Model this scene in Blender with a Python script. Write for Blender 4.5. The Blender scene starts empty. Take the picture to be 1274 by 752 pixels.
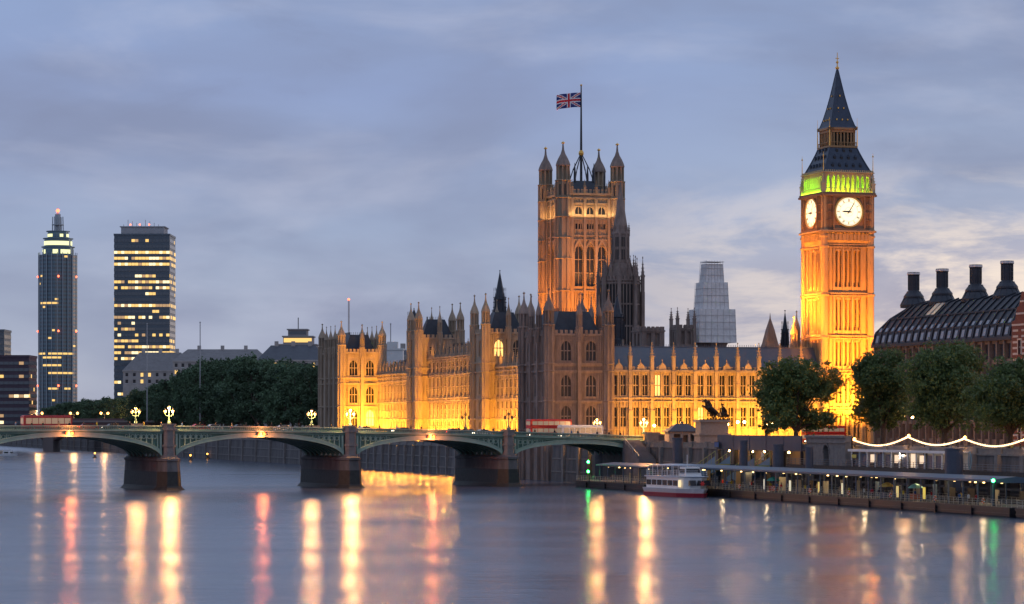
import bpy, math, random
from math import sin, cos, pi, radians, sqrt, atan2
from mathutils import Vector
R = random.Random(7)
sc = bpy.context.scene

# ------------------------------------------------------------------ camera
H = 14.0
cam = bpy.data.cameras.new("camera"); co = bpy.data.objects.new("camera", cam)
sc.collection.objects.link(co); sc.camera = co
co.location = (0, 0, H); co.rotation_euler = (pi/2, 0, 0)
cam.sensor_width = 36; cam.lens = 3400/1274*36; cam.shift_y = 0.1185
cam.clip_start = 1; cam.clip_end = 12000
# ------------------------------------------------------------------ render settings
sc.render.engine = 'CYCLES'
sc.cycles.use_denoising = True
sc.cycles.max_bounces = 5; sc.cycles.diffuse_bounces = 2; sc.cycles.glossy_bounces = 3
sc.cycles.caustics_reflective = False; sc.cycles.caustics_refractive = False
sc.cycles.sample_clamp_indirect = 6
sc.view_settings.view_transform = 'Standard'; sc.view_settings.look = 'None'
sc.view_settings.exposure = 0.0; sc.view_settings.gamma = 1.0
# ------------------------------------------------------------------ world: dusk sky with thin cloud
SUN_EL, SUN_AZ = 2.0, 70.0          # low in the west (to the right of the view)
w = bpy.data.worlds.new("World"); sc.world = w; w.use_nodes = True
nt = w.node_tree; nt.nodes.clear()
def N(t, **k):
    n = nt.nodes.new(t)
    for a, b in k.items(): setattr(n, a, b)
    return n
def L(a, b): nt.links.new(a, b)
wo = N('ShaderNodeOutputWorld'); bg = N('ShaderNodeBackground'); L(bg.outputs[0], wo.inputs[0])
sky = N('ShaderNodeTexSky', sky_type='NISHITA', sun_disc=False)
sky.sun_elevation = radians(SUN_EL); sky.sun_rotation = radians(SUN_AZ); sky.dust_density = 2.0
skm = N('ShaderNodeMixRGB', blend_type='MULTIPLY'); skm.inputs[0].default_value = 1; skm.inputs[2].default_value = (.10, .10, .10, 1)
L(sky.outputs[0], skm.inputs[1])
tc = N('ShaderNodeTexCoord'); sep = N('ShaderNodeSeparateXYZ'); L(tc.outputs['Generated'], sep.inputs[0])
def ramp(stops, src, interp='LINEAR'):
    r = N('ShaderNodeValToRGB'); r.color_ramp.interpolation = interp
    e = r.color_ramp.elements
    while len(e) > 1: e.remove(e[0])
    e[0].position, e[0].color = stops[0][0], (*stops[0][1], 1)
    for p, c in stops[1:]:
        q = e.new(p); q.color = (*c, 1)
    L(src, r.inputs[0]); return r
def srgb(r, g, b):
    f = lambda c: (c/255/12.92 if c/255 <= .04045 else ((c/255+.055)/1.055)**2.4)
    return (f(r), f(g), f(b))
# base gradient by elevation
g0 = ramp([(0, srgb(186,187,196)), (.03, srgb(172,181,199)), (.07, srgb(150,165,194)), (.12, srgb(136,153,193)), (.2, srgb(136,158,196)), (.5, srgb(166,180,204)), (1, srgb(172,184,206))], sep.outputs[2])
# pink warmth towards the west (positive x)
g1 = ramp([(0, srgb(232,190,170)), (.03, srgb(208,190,188)), (.08, srgb(156,169,195)), (.14, srgb(136,156,194)), (.5, srgb(168,180,204)), (1, srgb(172,184,206))], sep.outputs[2])
mx = N('ShaderNodeMapRange'); mx.inputs[1].default_value = .0; mx.inputs[2].default_value = .16; L(sep.outputs[0], mx.inputs[0])
mg = N('ShaderNodeMixRGB'); L(mx.outputs[0], mg.inputs[0]); L(g0.outputs[0], mg.inputs[1]); L(g1.outputs[0], mg.inputs[2])
def cloud(scale, loc, lo, hi, detail=5, rough=.55, dist=.3):
    mp = N('ShaderNodeMapping'); mp.inputs['Scale'].default_value = scale; mp.inputs['Location'].default_value = loc
    L(tc.outputs['Generated'], mp.inputs[0])
    n = N('ShaderNodeTexNoise'); n.inputs['Scale'].default_value = 1; n.inputs['Detail'].default_value = detail
    n.inputs['Roughness'].default_value = rough; n.inputs['Distortion'].default_value = dist
    L(mp.outputs[0], n.inputs[0])
    m = N('ShaderNodeMapRange', interpolation_type='SMOOTHSTEP'); m.inputs[1].default_value = lo; m.inputs[2].default_value = hi
    L(n.outputs[0], m.inputs[0]); return m.outputs[0]
def mix(fac, a, b, k=1.0, mode='MIX'):
    m = N('ShaderNodeMixRGB', blend_type=mode)
    mu = N('ShaderNodeMath', operation='MULTIPLY'); L(fac, mu.inputs[0]); mu.inputs[1].default_value = k
    L(mu.outputs[0], m.inputs[0]); L(a, m.inputs[1])
    if isinstance(b, tuple): m.inputs[2].default_value = (*b, 1)
    else: L(b, m.inputs[2])
    return m.outputs[0]
c = mg.outputs[0]
c = mix(cloud((6, 2, 17), (1.3, 0, 2.1), .34, .68, 5, .5), c, srgb(122,131,161), .72)      # broad grey-blue decks
c = mix(cloud((8, 3, 26), (4.3, 0, .4), .46, .74), c, srgb(184,188,208), .42)       # paler streaks
c = mix(cloud((13, 4, 30), (7.7, 0, 5.2), .52, .78, 6, .6), c, srgb(116,124,154), .38)  # darker wisps
lowm = N('ShaderNodeMapRange'); lowm.inputs[1].default_value = .095; lowm.inputs[2].default_value = .06; L(sep.outputs[2], lowm.inputs[0])
wm = N('ShaderNodeMath', operation='MULTIPLY'); L(lowm.outputs[0], wm.inputs[0]); L(mx.outputs[0], wm.inputs[1])
cw = N('ShaderNodeMath', operation='MULTIPLY'); L(wm.outputs[0], cw.inputs[0]); L(cloud((13, 5, 44), (2.1, 0, 3.3), .42, .6, 6, .62), cw.inputs[1])
c = mix(cw.outputs[0], c, srgb(236,220,206), .9)                                     # lit puffs low in the west
fin = N('ShaderNodeMixRGB', blend_type='MIX'); fin.inputs[0].default_value = .12
L(c, fin.inputs[1]); L(skm.outputs[0], fin.inputs[2])
L(fin.outputs[0], bg.inputs[0]); bg.inputs[1].default_value = 1.27
sl = bpy.data.lights.new("sun", 'SUN'); so = bpy.data.objects.new("sun", sl); sc.collection.objects.link(so)
sl.energy = .22; sl.angle = radians(25); sl.color = (1, .78, .68)
sd = Vector((sin(radians(SUN_AZ))*cos(radians(8)), cos(radians(SUN_AZ))*cos(radians(8)), sin(radians(8))))
so.rotation_euler = sd.to_track_quat('Z', 'Y').to_euler()

# ------------------------------------------------------------------ materials
MATS = {}
def mat(name, col, rough=.8, metal=0, noise=0.0, nscale=.5, bump=0.0, bscale=2.0, emit=None, es=0, col2=None, spec=.4, zstreak=False, rnd=0.0, trans=0):
    if name in MATS: return MATS[name]
    m = bpy.data.materials.new(name); m.use_nodes = True; t = m.node_tree; b = t.nodes['Principled BSDF']
    b.inputs['Base Color'].default_value = (*col, 1); b.inputs['Roughness'].default_value = rough
    b.inputs['Metallic'].default_value = metal; b.inputs['Specular IOR Level'].default_value = spec
    tcn = t.nodes.new('ShaderNodeTexCoord')
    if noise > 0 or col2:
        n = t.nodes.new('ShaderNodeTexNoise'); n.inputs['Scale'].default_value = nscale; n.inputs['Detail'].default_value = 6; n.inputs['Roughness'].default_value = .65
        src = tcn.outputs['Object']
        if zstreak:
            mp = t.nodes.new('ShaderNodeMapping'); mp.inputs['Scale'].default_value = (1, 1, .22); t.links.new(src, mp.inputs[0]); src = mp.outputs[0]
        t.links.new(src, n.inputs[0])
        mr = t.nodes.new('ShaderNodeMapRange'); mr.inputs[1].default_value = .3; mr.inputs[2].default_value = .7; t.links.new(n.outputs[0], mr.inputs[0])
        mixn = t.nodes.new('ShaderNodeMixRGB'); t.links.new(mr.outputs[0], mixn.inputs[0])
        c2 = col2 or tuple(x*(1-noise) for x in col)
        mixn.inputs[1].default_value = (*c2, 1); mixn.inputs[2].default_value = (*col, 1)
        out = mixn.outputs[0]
        if zstreak:
            n3 = t.nodes.new('ShaderNodeTexNoise'); n3.inputs['Scale'].default_value = .16; n3.inputs['Detail'].default_value = 5; t.links.new(src, n3.inputs[0])
            m3 = t.nodes.new('ShaderNodeMapRange'); m3.inputs[1].default_value = .35; m3.inputs[2].default_value = .65; m3.inputs[3].default_value = .78; m3.inputs[4].default_value = 1.1; t.links.new(n3.outputs[0], m3.inputs[0])
            v3 = t.nodes.new('ShaderNodeVectorMath'); v3.operation = 'SCALE'; t.links.new(out, v3.inputs[0]); t.links.new(m3.outputs[0], v3.inputs['Scale']); out = v3.outputs[0]
        if rnd:
            oi = t.nodes.new('ShaderNodeObjectInfo'); m2 = t.nodes.new('ShaderNodeMapRange'); m2.inputs[3].default_value = 1-rnd; m2.inputs[4].default_value = 1+rnd
            t.links.new(oi.outputs['Random'], m2.inputs[0])
            vm = t.nodes.new('ShaderNodeVectorMath'); vm.operation = 'SCALE'; t.links.new(out, vm.inputs[0]); t.links.new(m2.outputs[0], vm.inputs['Scale']); out = vm.outputs[0]
        t.links.new(out, b.inputs['Base Color'])
    if bump:
        n2 = t.nodes.new('ShaderNodeTexNoise'); n2.inputs['Scale'].default_value = bscale; n2.inputs['Detail'].default_value = 4
        t.links.new(tcn.outputs['Object'], n2.inputs[0])
        bp = t.nodes.new('ShaderNodeBump'); bp.inputs['Strength'].default_value = bump; bp.inputs['Distance'].default_value = .1
        t.links.new(n2.outputs[0], bp.inputs['Height']); t.links.new(bp.outputs[0], b.inputs['Normal'])
    if trans:
        tb = t.nodes.new('ShaderNodeBsdfTranslucent'); tb.inputs[0].default_value = (*[x*1.2 for x in col], 1)
        ms = t.nodes.new('ShaderNodeMixShader'); ms.inputs[0].default_value = trans
        t.links.new(b.outputs[0], ms.inputs[1]); t.links.new(tb.outputs[0], ms.inputs[2]); t.links.new(ms.outputs[0], t.nodes['Material Output'].inputs[0])
    if emit:
        b.inputs['Emission Color'].default_value = (*emit, 1); b.inputs['Emission Strength'].default_value = es
    MATS[name] = m; return m
STONE = mat('limestone', (.42,.34,.26), .88, noise=.45, nscale=1.1, bump=.8, bscale=2.5, zstreak=True, col2=(.28,.22,.17))
STONE_D = mat('dark_limestone', (.32,.25,.225), .9, nscale=1.0, col2=(.17,.135,.125), bump=.5, bscale=2, zstreak=True)  # darker overall limestone tone, with soot streaks running down it
GRANITE = mat('granite', (.24,.225,.22), .8, nscale=.8, col2=(.15,.14,.14), bump=.5, bscale=3)
IRONROOF = mat('iron_roof', (.045,.055,.075), .45, .3, nscale=.6, col2=(.03,.036,.05), bump=.3, bscale=3)
LEADROOF = mat('lead_roof', (.14,.165,.2), .38, .2, nscale=.7, col2=(.11,.14,.19))
SLATE = mat('slate_roof', (.10,.105,.13), .55, nscale=.8, col2=(.065,.07,.09), bump=.3)
GILT = mat('gilding', (.75,.45,.12), .35, .8)
GLASS = mat('dark_window_glass', (.02,.022,.03), .25, 0, spec=.45)
LITGLASS = mat('lit_window_glass', (.6,.45,.2), .5, emit=(1,.62,.18), es=1.6)
GREEN = mat('bridge_green_paint', (.13,.25,.21), .5, noise=.3, nscale=.6, col2=(.06,.13,.11))
GREEN_L = mat('bridge_pale_green_paint', (.32,.44,.38), .5, noise=.3, nscale=.6, col2=(.22,.33,.28))
DARKIRON = mat('dark_iron', (.03,.033,.04), .5, .3)
ALGAE = mat('wet_pier_stone', (.035,.037,.036), .6, nscale=1.2, col2=(.018,.02,.022), bump=.6, bscale=2)
ASPHALT = mat('asphalt', (.05,.05,.052), .9, nscale=1, col2=(.04,.04,.042))
PAVE = mat('paving', (.2,.19,.18), .9, nscale=.6, col2=(.15,.14,.135))
WALLST = mat('river_wall_stone', (.17,.16,.165), .85, nscale=.5, col2=(.07,.068,.072), bump=.6, bscale=1.5, zstreak=True)
WHITE = mat('white_paint', (.75,.76,.78), .4, noise=.12)
BLACKP = mat('black_paint', (.018,.018,.022), .4)
REDP = mat('red_paint', (.55,.03,.025), .35)
WOOD = mat('bark', (.09,.07,.055), .9, noise=.4, nscale=2, bump=.6)
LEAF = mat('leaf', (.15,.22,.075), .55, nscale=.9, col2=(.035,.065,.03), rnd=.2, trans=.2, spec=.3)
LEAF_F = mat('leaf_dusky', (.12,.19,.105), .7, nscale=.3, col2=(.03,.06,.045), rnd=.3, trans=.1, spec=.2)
BRONZE = mat('bronze', (.05,.042,.032), .45, .6, noise=.3)

# ------------------------------------------------------------------ mesh helpers
class MB:
    def __init__(s): s.v = []; s.f = []; s.m = []; s.T = None
    def add(s, vs, fs, mi=0):
        b = len(s.v)
        if s.T: vs = [s.T(*p) for p in vs]
        s.v += vs; s.f += [tuple(i+b for i in f) for f in fs]; s.m += [mi]*len(fs)
    def box(s, x0, x1, y0, y1, z0, z1, mi=0):
        s.add([(x0,y0,z0),(x1,y0,z0),(x1,y1,z0),(x0,y1,z0),(x0,y0,z1),(x1,y0,z1),(x1,y1,z1),(x0,y1,z1)],
              [(0,3,2,1),(4,5,6,7),(0,1,5,4),(1,2,6,5),(2,3,7,6),(3,0,4,7)], mi)
    def lathe(s, cx, cy, prof, n=8, mi=0, rot=None):
        if rot is None: rot = pi/n
        vs = []; fs = []
        for r, z in prof:
            for k in range(n):
                a = rot+2*pi*k/n; vs.append((cx+r*cos(a), cy+r*sin(a), z))
        for j in range(len(prof)-1):
            for k in range(n):
                k2 = (k+1) % n; fs.append((j*n+k, j*n+k2, (j+1)*n+k2, (j+1)*n+k))
        fs.append(tuple(range(n))[::-1]); fs.append(tuple((len(prof)-1)*n+k for k in range(n)))
        s.add(vs, fs, mi)
    def sphere(s, c, r, n=10, mi=0, sz=1):
        s.lathe(c[0], c[1], [(max(.01*r, r*sin(pi*j/6)), c[2]-r*sz*cos(pi*j/6)) for j in range(7)], n, mi)
    def tube(s, p, q, r0, r1=None, n=6, mi=0):
        r1 = r0 if r1 is None else r1
        p, q = Vector(p), Vector(q); d = (q-p)
        if d.length < 1e-6: return
        d.normalize(); u = d.orthogonal().normalized(); w_ = d.cross(u)
        vs = [tuple(p+u*r0*cos(2*pi*k/n)+w_*r0*sin(2*pi*k/n)) for k in range(n)] + [tuple(q+u*r1*cos(2*pi*k/n)+w_*r1*sin(2*pi*k/n)) for k in range(n)]
        fs = [(k, (k+1) % n, n+(k+1) % n, n+k) for k in range(n)] + [tuple(range(n))[::-1], tuple(range(n, 2*n))]
        s.add(vs, fs, mi)
    def ext(s, pts, d0, d1, mi=0):      # polygon in (a, z), extruded over d
        n = len(pts)
        s.add([(a, d0, z) for a, z in pts]+[(a, d1, z) for a, z in pts],
              [tuple(range(n)), tuple(range(n, 2*n))[::-1]]+[(k, n+k, n+(k+1) % n, (k+1) % n) for k in range(n)], mi)
    def frus(s, x0, x1, y0, y1, z0, X0, X1, Y0, Y1, z1, mi=0):
        s.add([(x0,y0,z0),(x1,y0,z0),(x1,y1,z0),(x0,y1,z0),(X0,Y0,z1),(X1,Y0,z1),(X1,Y1,z1),(X0,Y1,z1)],
              [(0,3,2,1),(4,5,6,7),(0,1,5,4),(1,2,6,5),(2,3,7,6),(3,0,4,7)], mi)
    def mesh(s, name, mats):
        me = bpy.data.meshes.new(name); me.from_pydata(s.v, [], s.f)
        for m in (mats if isinstance(mats, (list, tuple)) else [mats]): me.materials.append(m)
        me.polygons.foreach_set('material_index', s.m); me.validate(); me.update()
        return me
    def build(s, name, mats, parent=None, smooth=False):
        me = s.mesh(name, mats)
        if smooth: me.shade_smooth()
        return link(name, me, parent)
def link(name, data, parent=None):
    o = bpy.data.objects.new(name, data); sc.collection.objects.link(o)
    if parent is not None: o.parent = parent
    return o
def tag(o, label=None, cat=None, group=None, kind=None):
    if label: o['label'] = label
    if cat: o['category'] = cat
    if group: o['group'] = group
    if kind: o['kind'] = kind
    return o
def thing(name, label, cat, loc=(0,0,0), rz=0, group=None):
    o = link(name, None); o.location = loc; o.rotation_euler = (0, 0, rz)
    return tag(o, label, cat, group)
def dup(root, loc, rz, label=None, group=None):
    r = root.copy(); sc.collection.objects.link(r); r.location = loc; r.rotation_euler = (0, 0, rz)
    if label: r['label'] = label
    if group: r['group'] = group
    for ch in list(root.children):
        c_ = ch.copy(); sc.collection.objects.link(c_); c_.parent = r
        for g in ch.children:
            d = g.copy(); sc.collection.objects.link(d); d.parent = c_
    return r
A17 = radians(17); AB = radians(25)
def pal(v, s, z=0):      # palace frame: v inland, s away along the river front
    return (9+cos(A17)*v-sin(A17)*s, 668+sin(A17)*v+cos(A17)*s, z)
def bri(t, y, z=0):      # bridge frame
    return (-72+cos(AB)*t-sin(AB)*y, 573+sin(AB)*t+cos(AB)*y, z)
def ray(px, D, z): return ((px-637)/3400*D, D, z)
def area(loc, target, sx, sy, power, col, zrot=0, spread=180):
    l = bpy.data.lights.new('floodlight', 'AREA'); l.shape = 'RECTANGLE'; l.size = sx; l.size_y = sy; l.energy = power; l.color = col; l.spread = radians(spread)
    o = link('floodlight_beam', l); o.location = loc
    z = (Vector(loc)-Vector(target)).normalized(); x = Vector((cos(zrot), sin(zrot), 0)); y = z.cross(x).normalized(); x = y.cross(z)
    from mathutils import Matrix
    o.rotation_euler = Matrix((x, y, z)).transposed().to_euler(); return o
def point(loc, power, col, r=.3):
    l = bpy.data.lights.new('lamp_light', 'POINT'); l.energy = power; l.color = col; l.shadow_soft_size = r
    o = link('lamp_light', l); o.location = loc; return o
SODIUM = (1, .42, .045); GOLD = (1, .50, .06)

# gothic kit -------------------------------------------------------
def pinnacle(mb, x, y, z, w_, h, mi=0, mt=None):
    mt = mi if mt is None else mt
    a = w_/2; zs = z+h*.42
    mb.box(x-a, x+a, y-a, y+a, z, zs, mi)
    mb.box(x-a*1.25, x+a*1.25, y-a*1.25, y+a*1.25, zs, zs+h*.05, mi)
    mb.lathe(x, y, [(a*1.2, zs+h*.05), (a*.75, zs+h*.2), (a*.35, zs+h*.38), (a*.14, z+h*.93)], 4, mt)
    for q in (.13, .24, .35):
        r = a*(1.35-q*2.4)
        for dx, dy in ((1,1),(1,-1),(-1,1),(-1,-1)):
            mb.box(x+dx*r*.8-.09, x+dx*r*.8+.09, y+dy*r*.8-.09, y+dy*r*.8+.09, zs+h*q, zs+h*q+.2, mt)
    mb.lathe(x, y, [(.04, z+h*.92), (a*.4, z+h*.95), (a*.4, z+h*.97), (.05, z+h)], 4, mt)
def turret(mb, x, y, z0, zt, r, tip, mi=0, mt=0, mg=None, bands=()):
    mb.lathe(x, y, [(r, z0), (r, zt)], 8, mi)
    for k in range(8):
        a = pi/8+k*pi/4; cx, cy = x+r*cos(a), y+r*sin(a); q = r*.11+.05
        mb.box(cx-q, cx+q, cy-q, cy+q, z0, zt-.05, mi)
    for b in list(bands)+[zt-.3]:
        mb.lathe(x, y, [(r*1.16, b), (r*1.24, b+.12), (r*1.24, b+.32), (r*1.14, b+.45)], 8, mi)
    h = tip-zt
    # small open-looking lantern of eight colonnettes round a slim core
    zl = zt+h*.36
    mb.lathe(x, y, [(r*.52, zt), (r*.52, zl)], 8, mi)
    for k in range(8):
        a = pi/8+k*pi/4; cx, cy = x+r*.88*cos(a), y+r*.88*sin(a); q = r*.1+.03
        mb.box(cx-q, cx+q, cy-q, cy+q, zt, zl, mi)
        mb.lathe(cx, cy, [(q*1.3, zl), (.03, zl+h*.1)], 4, mi)
    mb.lathe(x, y, [(r*1.06, zl), (r*1.1, zl+h*.03), (r*.98, zl+h*.1), (r*.72, zl+h*.2), (r*.36, zl+h*.31), (r*.17, zl+h*.42), (r*.1, zl+h*.56)], 8, mt)
    zf = zl+h*.56
    mb.lathe(x, y, [(r*.08, zf), (r*.27, zf+h*.02), (r*.27, zf+h*.04), (r*.06, zf+h*.06), (.03, tip)], 6, mt if mg is None else mg)
def crenel(mb, a0, a1, z, h, w_=.9, d0=-.5, d1=.1, mi=0):
    n = max(1, int((a1-a0)/(w_*1.7))); p = (a1-a0)/n
    for k in range(n): mb.box(a0+k*p+p*.2, a0+k*p+p*.8, d0, d1, z, z+h, mi)
def wallop(mb, a0, a1, z0, z1, ops, th=.8, mi=0):
    xs = sorted(set([a0, a1]+[o[0] for o in ops]+[o[1] for o in ops]))
    for x0, x1 in zip(xs, xs[1:]):
        mid = (x0+x1)/2; zz = z0
        for o in sorted([o for o in ops if o[0] <= mid <= o[1]], key=lambda o: o[2]):
            if o[2] > zz: mb.box(x0, x1, -th, 0, zz, o[2], mi)
            zz = o[3]
        if zz < z1: mb.box(x0, x1, -th, 0, zz, z1, mi)
def gwin(parent, T, a0, a1, z0, z1, lights=2, trans=1, arch=True, lit=False, name='window', stone=None, pd=.55):
    mb = MB(); mb.T = T
    mb.box(a0, a1, -pd-.07, -pd, z0, z1, 0)
    for k in range(1, lights):
        x = a0+(a1-a0)*k/lights; mb.box(x-.09, x+.09, -pd, -pd+.3 if pd > .4 else .0, z0, z1, 1)
    for k in range(1, trans+1):
        z = z0+(z1-z0)*k/(trans+1); mb.box(a0, a1, -pd+.01, -pd+.29 if pd > .4 else .04, z-.12, z+.12, 1)
    mb.box(a0-.05, a1+.05, -.5, .12, z0-.28, z0-.003, 1)
    if arch:
        am = (a0+a1)/2; hw = am-a0; zs = z1-hw*1.5
        L_ = [(a0, zs)]+[(a0+hw*(1-cos(t)), zs+hw*1.45*sin(t)) for t in [pi/2*k/6 for k in range(1, 7)]]+[(a0, z1)]
        mb.ext(L_, -.5, -.06, 1); mb.ext([(2*am-a, z) for a, z in L_], -.5, -.06, 1)
        mb.box(a0-.15, a1+.15, -.02, .14, z1+.003, z1+.18, 1)
    return mb.build(name, [LITGLASS if lit else GLASS, stone or STONE], parent)
def skin_join(mb, name, vox):
    me = mb.mesh(name+'_raw', [BRONZE]); o = link(name, me)
    md = o.modifiers.new('r', 'REMESH'); md.mode = 'VOXEL'; md.voxel_size = vox; md.use_smooth_shade = True
    dg = bpy.context.evaluated_depsgraph_get(); dg.update()
    m2 = bpy.data.meshes.new_from_object(o.evaluated_get(dg)); bpy.data.objects.remove(o); m2.name = name; return m2
# ================================================================== SETTING
# water
wm_ = bpy.data.materials.new('river_water'); wm_.use_nodes = True; t = wm_.node_tree; b = t.nodes['Principled BSDF']
b.inputs['Base Color'].default_value = (.065,.085,.135,1); b.inputs['IOR'].default_value = 1.5
tcn = t.nodes.new('ShaderNodeTexCoord')
def wn(scale, detail):
    mp = t.nodes.new('ShaderNodeMapping'); mp.inputs['Scale'].default_value = scale; mp.inputs['Rotation'].default_value = (0,0,radians(12)); t.links.new(tcn.outputs['Object'], mp.inputs[0])
    n = t.nodes.new('ShaderNodeTexNoise'); n.inputs['Scale'].default_value = 1; n.inputs['Detail'].default_value = detail; n.inputs['Roughness'].default_value = .6
    t.links.new(mp.outputs[0], n.inputs[0]); return n.outputs[0]
def bumpn(h, st, dist, prev=None):
    bp = t.nodes.new('ShaderNodeBump'); bp.inputs['Strength'].default_value = st; bp.inputs['Distance'].default_value = dist
    t.links.new(h, bp.inputs['Height'])
    if prev: t.links.new(prev, bp.inputs['Normal'])
    return bp.outputs[0]
nb = bumpn(wn((.035,.05,1), 2), 1, .12); nb = bumpn(wn((.03,.11,1), 4), 1, .16, nb); nb = bumpn(wn((.35,.6,1), 3), 1, .115, nb); nb = bumpn(wn((1.3,2.2,1), 2), 1, .035, nb)
t.links.new(nb, b.inputs['Normal'])
rr = t.nodes.new('ShaderNodeMapRange'); rr.inputs[1].default_value = .35; rr.inputs[2].default_value = .65; rr.inputs[3].default_value = .17; rr.inputs[4].default_value = .26
t.links.new(wn((.01,.03,1), 4), rr.inputs[0]); t.links.new(rr.outputs[0], b.inputs['Roughness'])
mb = MB(); mb.add([(-2500,-300,0),(2500,-300,0),(2500,4500,0),(-2500,4500,0)], [(0,1,2,3)])
tag(mb.build('water', wm_), kind='structure')
# river bed below, and far ground to the horizon
mb = MB(); mb.add([(-9000,-2000,-8),(9000,-2000,-8),(9000,11000,-8),(-9000,11000,-8)], [(0,1,2,3)])
tag(mb.build('riverbed', mat('mud', (.06,.05,.04))), kind='structure')
def land(name, pts, z0, z1, m):
    mb = MB(); n = len(pts)
    mb.add([(*pal(v, s)[:2], z0) for v, s in pts]+[(*pal(v, s)[:2], z1) for v, s in pts],
           [tuple(range(n, 2*n))]+[(k, (k+1) % n, n+(k+1) % n, n+k) for k in range(n)])
    return tag(mb.build(name, m), kind='structure')
land('ground', [(7,-700),(7,-50),(5,-50),(2.6,-26),(1,-3),(1,19),(12.2,19.5),(12.2,218),(1,218),(1,262),(-6,1300),(-1400,1500),(-1400,4500),(2500,4500),(2500,-700)], -6, 9.0, PAVE)
land('road', [(26,-700),(26,-45),(36,-45),(36,-700)], 8.9, 9.02, ASPHALT)
land('road', [(9,-46),(120,-44),(120,-26),(9,-24)], 8.9, 9.03, ASPHALT)
# other bank far left
mb = MB(); P = [(-190,500),(-215,900),(-262,1250),(-330,1500),(-520,2100),(-1500,2100),(-1500,500)]; n = len(P)
mb.add([(x,y,-5) for x,y in P]+[(x,y,7.5) for x,y in P], [tuple(range(n,2*n))]+[(k,(k+1)%n,n+(k+1)%n,n+k) for k in range(n)])
tag(mb.build('far_bank', WALLST), kind='structure')

# river walls ------------------------------------------------------
def river_wall(label, pts, z0, z1, th, coping=.35, piers=9.0, name='embankment_wall'):
    ro = thing(name, label, 'river wall', pal(0, 0), A17)
    mb = MB(); cp = MB(); bt = MB()
    for (v0, s0), (v1, s1) in zip(pts, pts[1:]):
        d = Vector((v1-v0, s1-s0)); Ln = d.length; d.normalize(); nx, ny = -d.y, d.x
        if nx > 0: nx, ny = -nx, -ny
        def T(a, dd, z, v0=v0, s0=s0, d=d, nx=nx, ny=ny): return (v0+d.x*a+nx*dd, s0+d.y*a+ny*dd, z)
        for m_ in (mb, cp, bt): m_.T = T
        # battered wall: wider at the foot
        mb.add([(0,.9,z0),(Ln,.9,z0),(Ln,-th,z0),(0,-th,z0),(0,.15,z1),(Ln,.15,z1),(Ln,-th,z1),(0,-th,z1)], [(0,3,2,1),(4,5,6,7),(0,1,5,4),(1,2,6,5),(2,3,7,6),(3,0,4,7)])
        for zz in (z0+(z1-z0)*.45, z0+(z1-z0)*.72):
            q = .9-.75*(zz-z0)/(z1-z0); cp.box(0, Ln, q-.3, q+.16, zz, zz+.3)
        cp.box(0, Ln, -th-.05, .38, z1, z1+coping)
        cp.box(0, Ln, -.28, .12, z1+coping, z1+coping+.75)
        cp.box(0, Ln, -.36, .2, z1+coping+.75, z1+coping+.92)
        k = piers/2
        while k < Ln:
            bt.box(k-.55, k+.55, -.4, 1.05, z0, z1+.2); bt.box(k-.65, k+.65, -.5, .45, z1+.2, z1+coping+1.15); k += piers
    mb.build('wall', WALLST, ro); cp.build('coping', GRANITE, ro); bt.build('buttress', GRANITE, ro)
    return ro
river_wall('granite river embankment wall behind the floating pier under the row of street trees', [(6.2,-330),(6.2,-51)], -3, 8.6, .8)
river_wall('dark river terrace wall under the floodlit palace front, behind the bridge arches', [(-.2,22),(-.2,217)], -3, 7.6, 1.0, name='terrace_wall')
river_wall('long grey garden river wall below the dark row of trees', [(-.2,246),(-.2,262),(-7.2,1290)], -3, 7.8, .9, piers=24, name='garden_wall')
river_wall('short river wall between the bridge end and the nearest palace pavilion', [(2,-25),(-.1,-4)], -3, 8.6, .8, name='quay_wall')
# terrace floor
mb = MB(); mb.box(.3, 12.2, 20, 218, -3, 8.0)
te = mb.build('terrace_paving', PAVE); te.location = pal(0,0); te.rotation_euler = (0,0,A17); tag(te, kind='structure')

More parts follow.
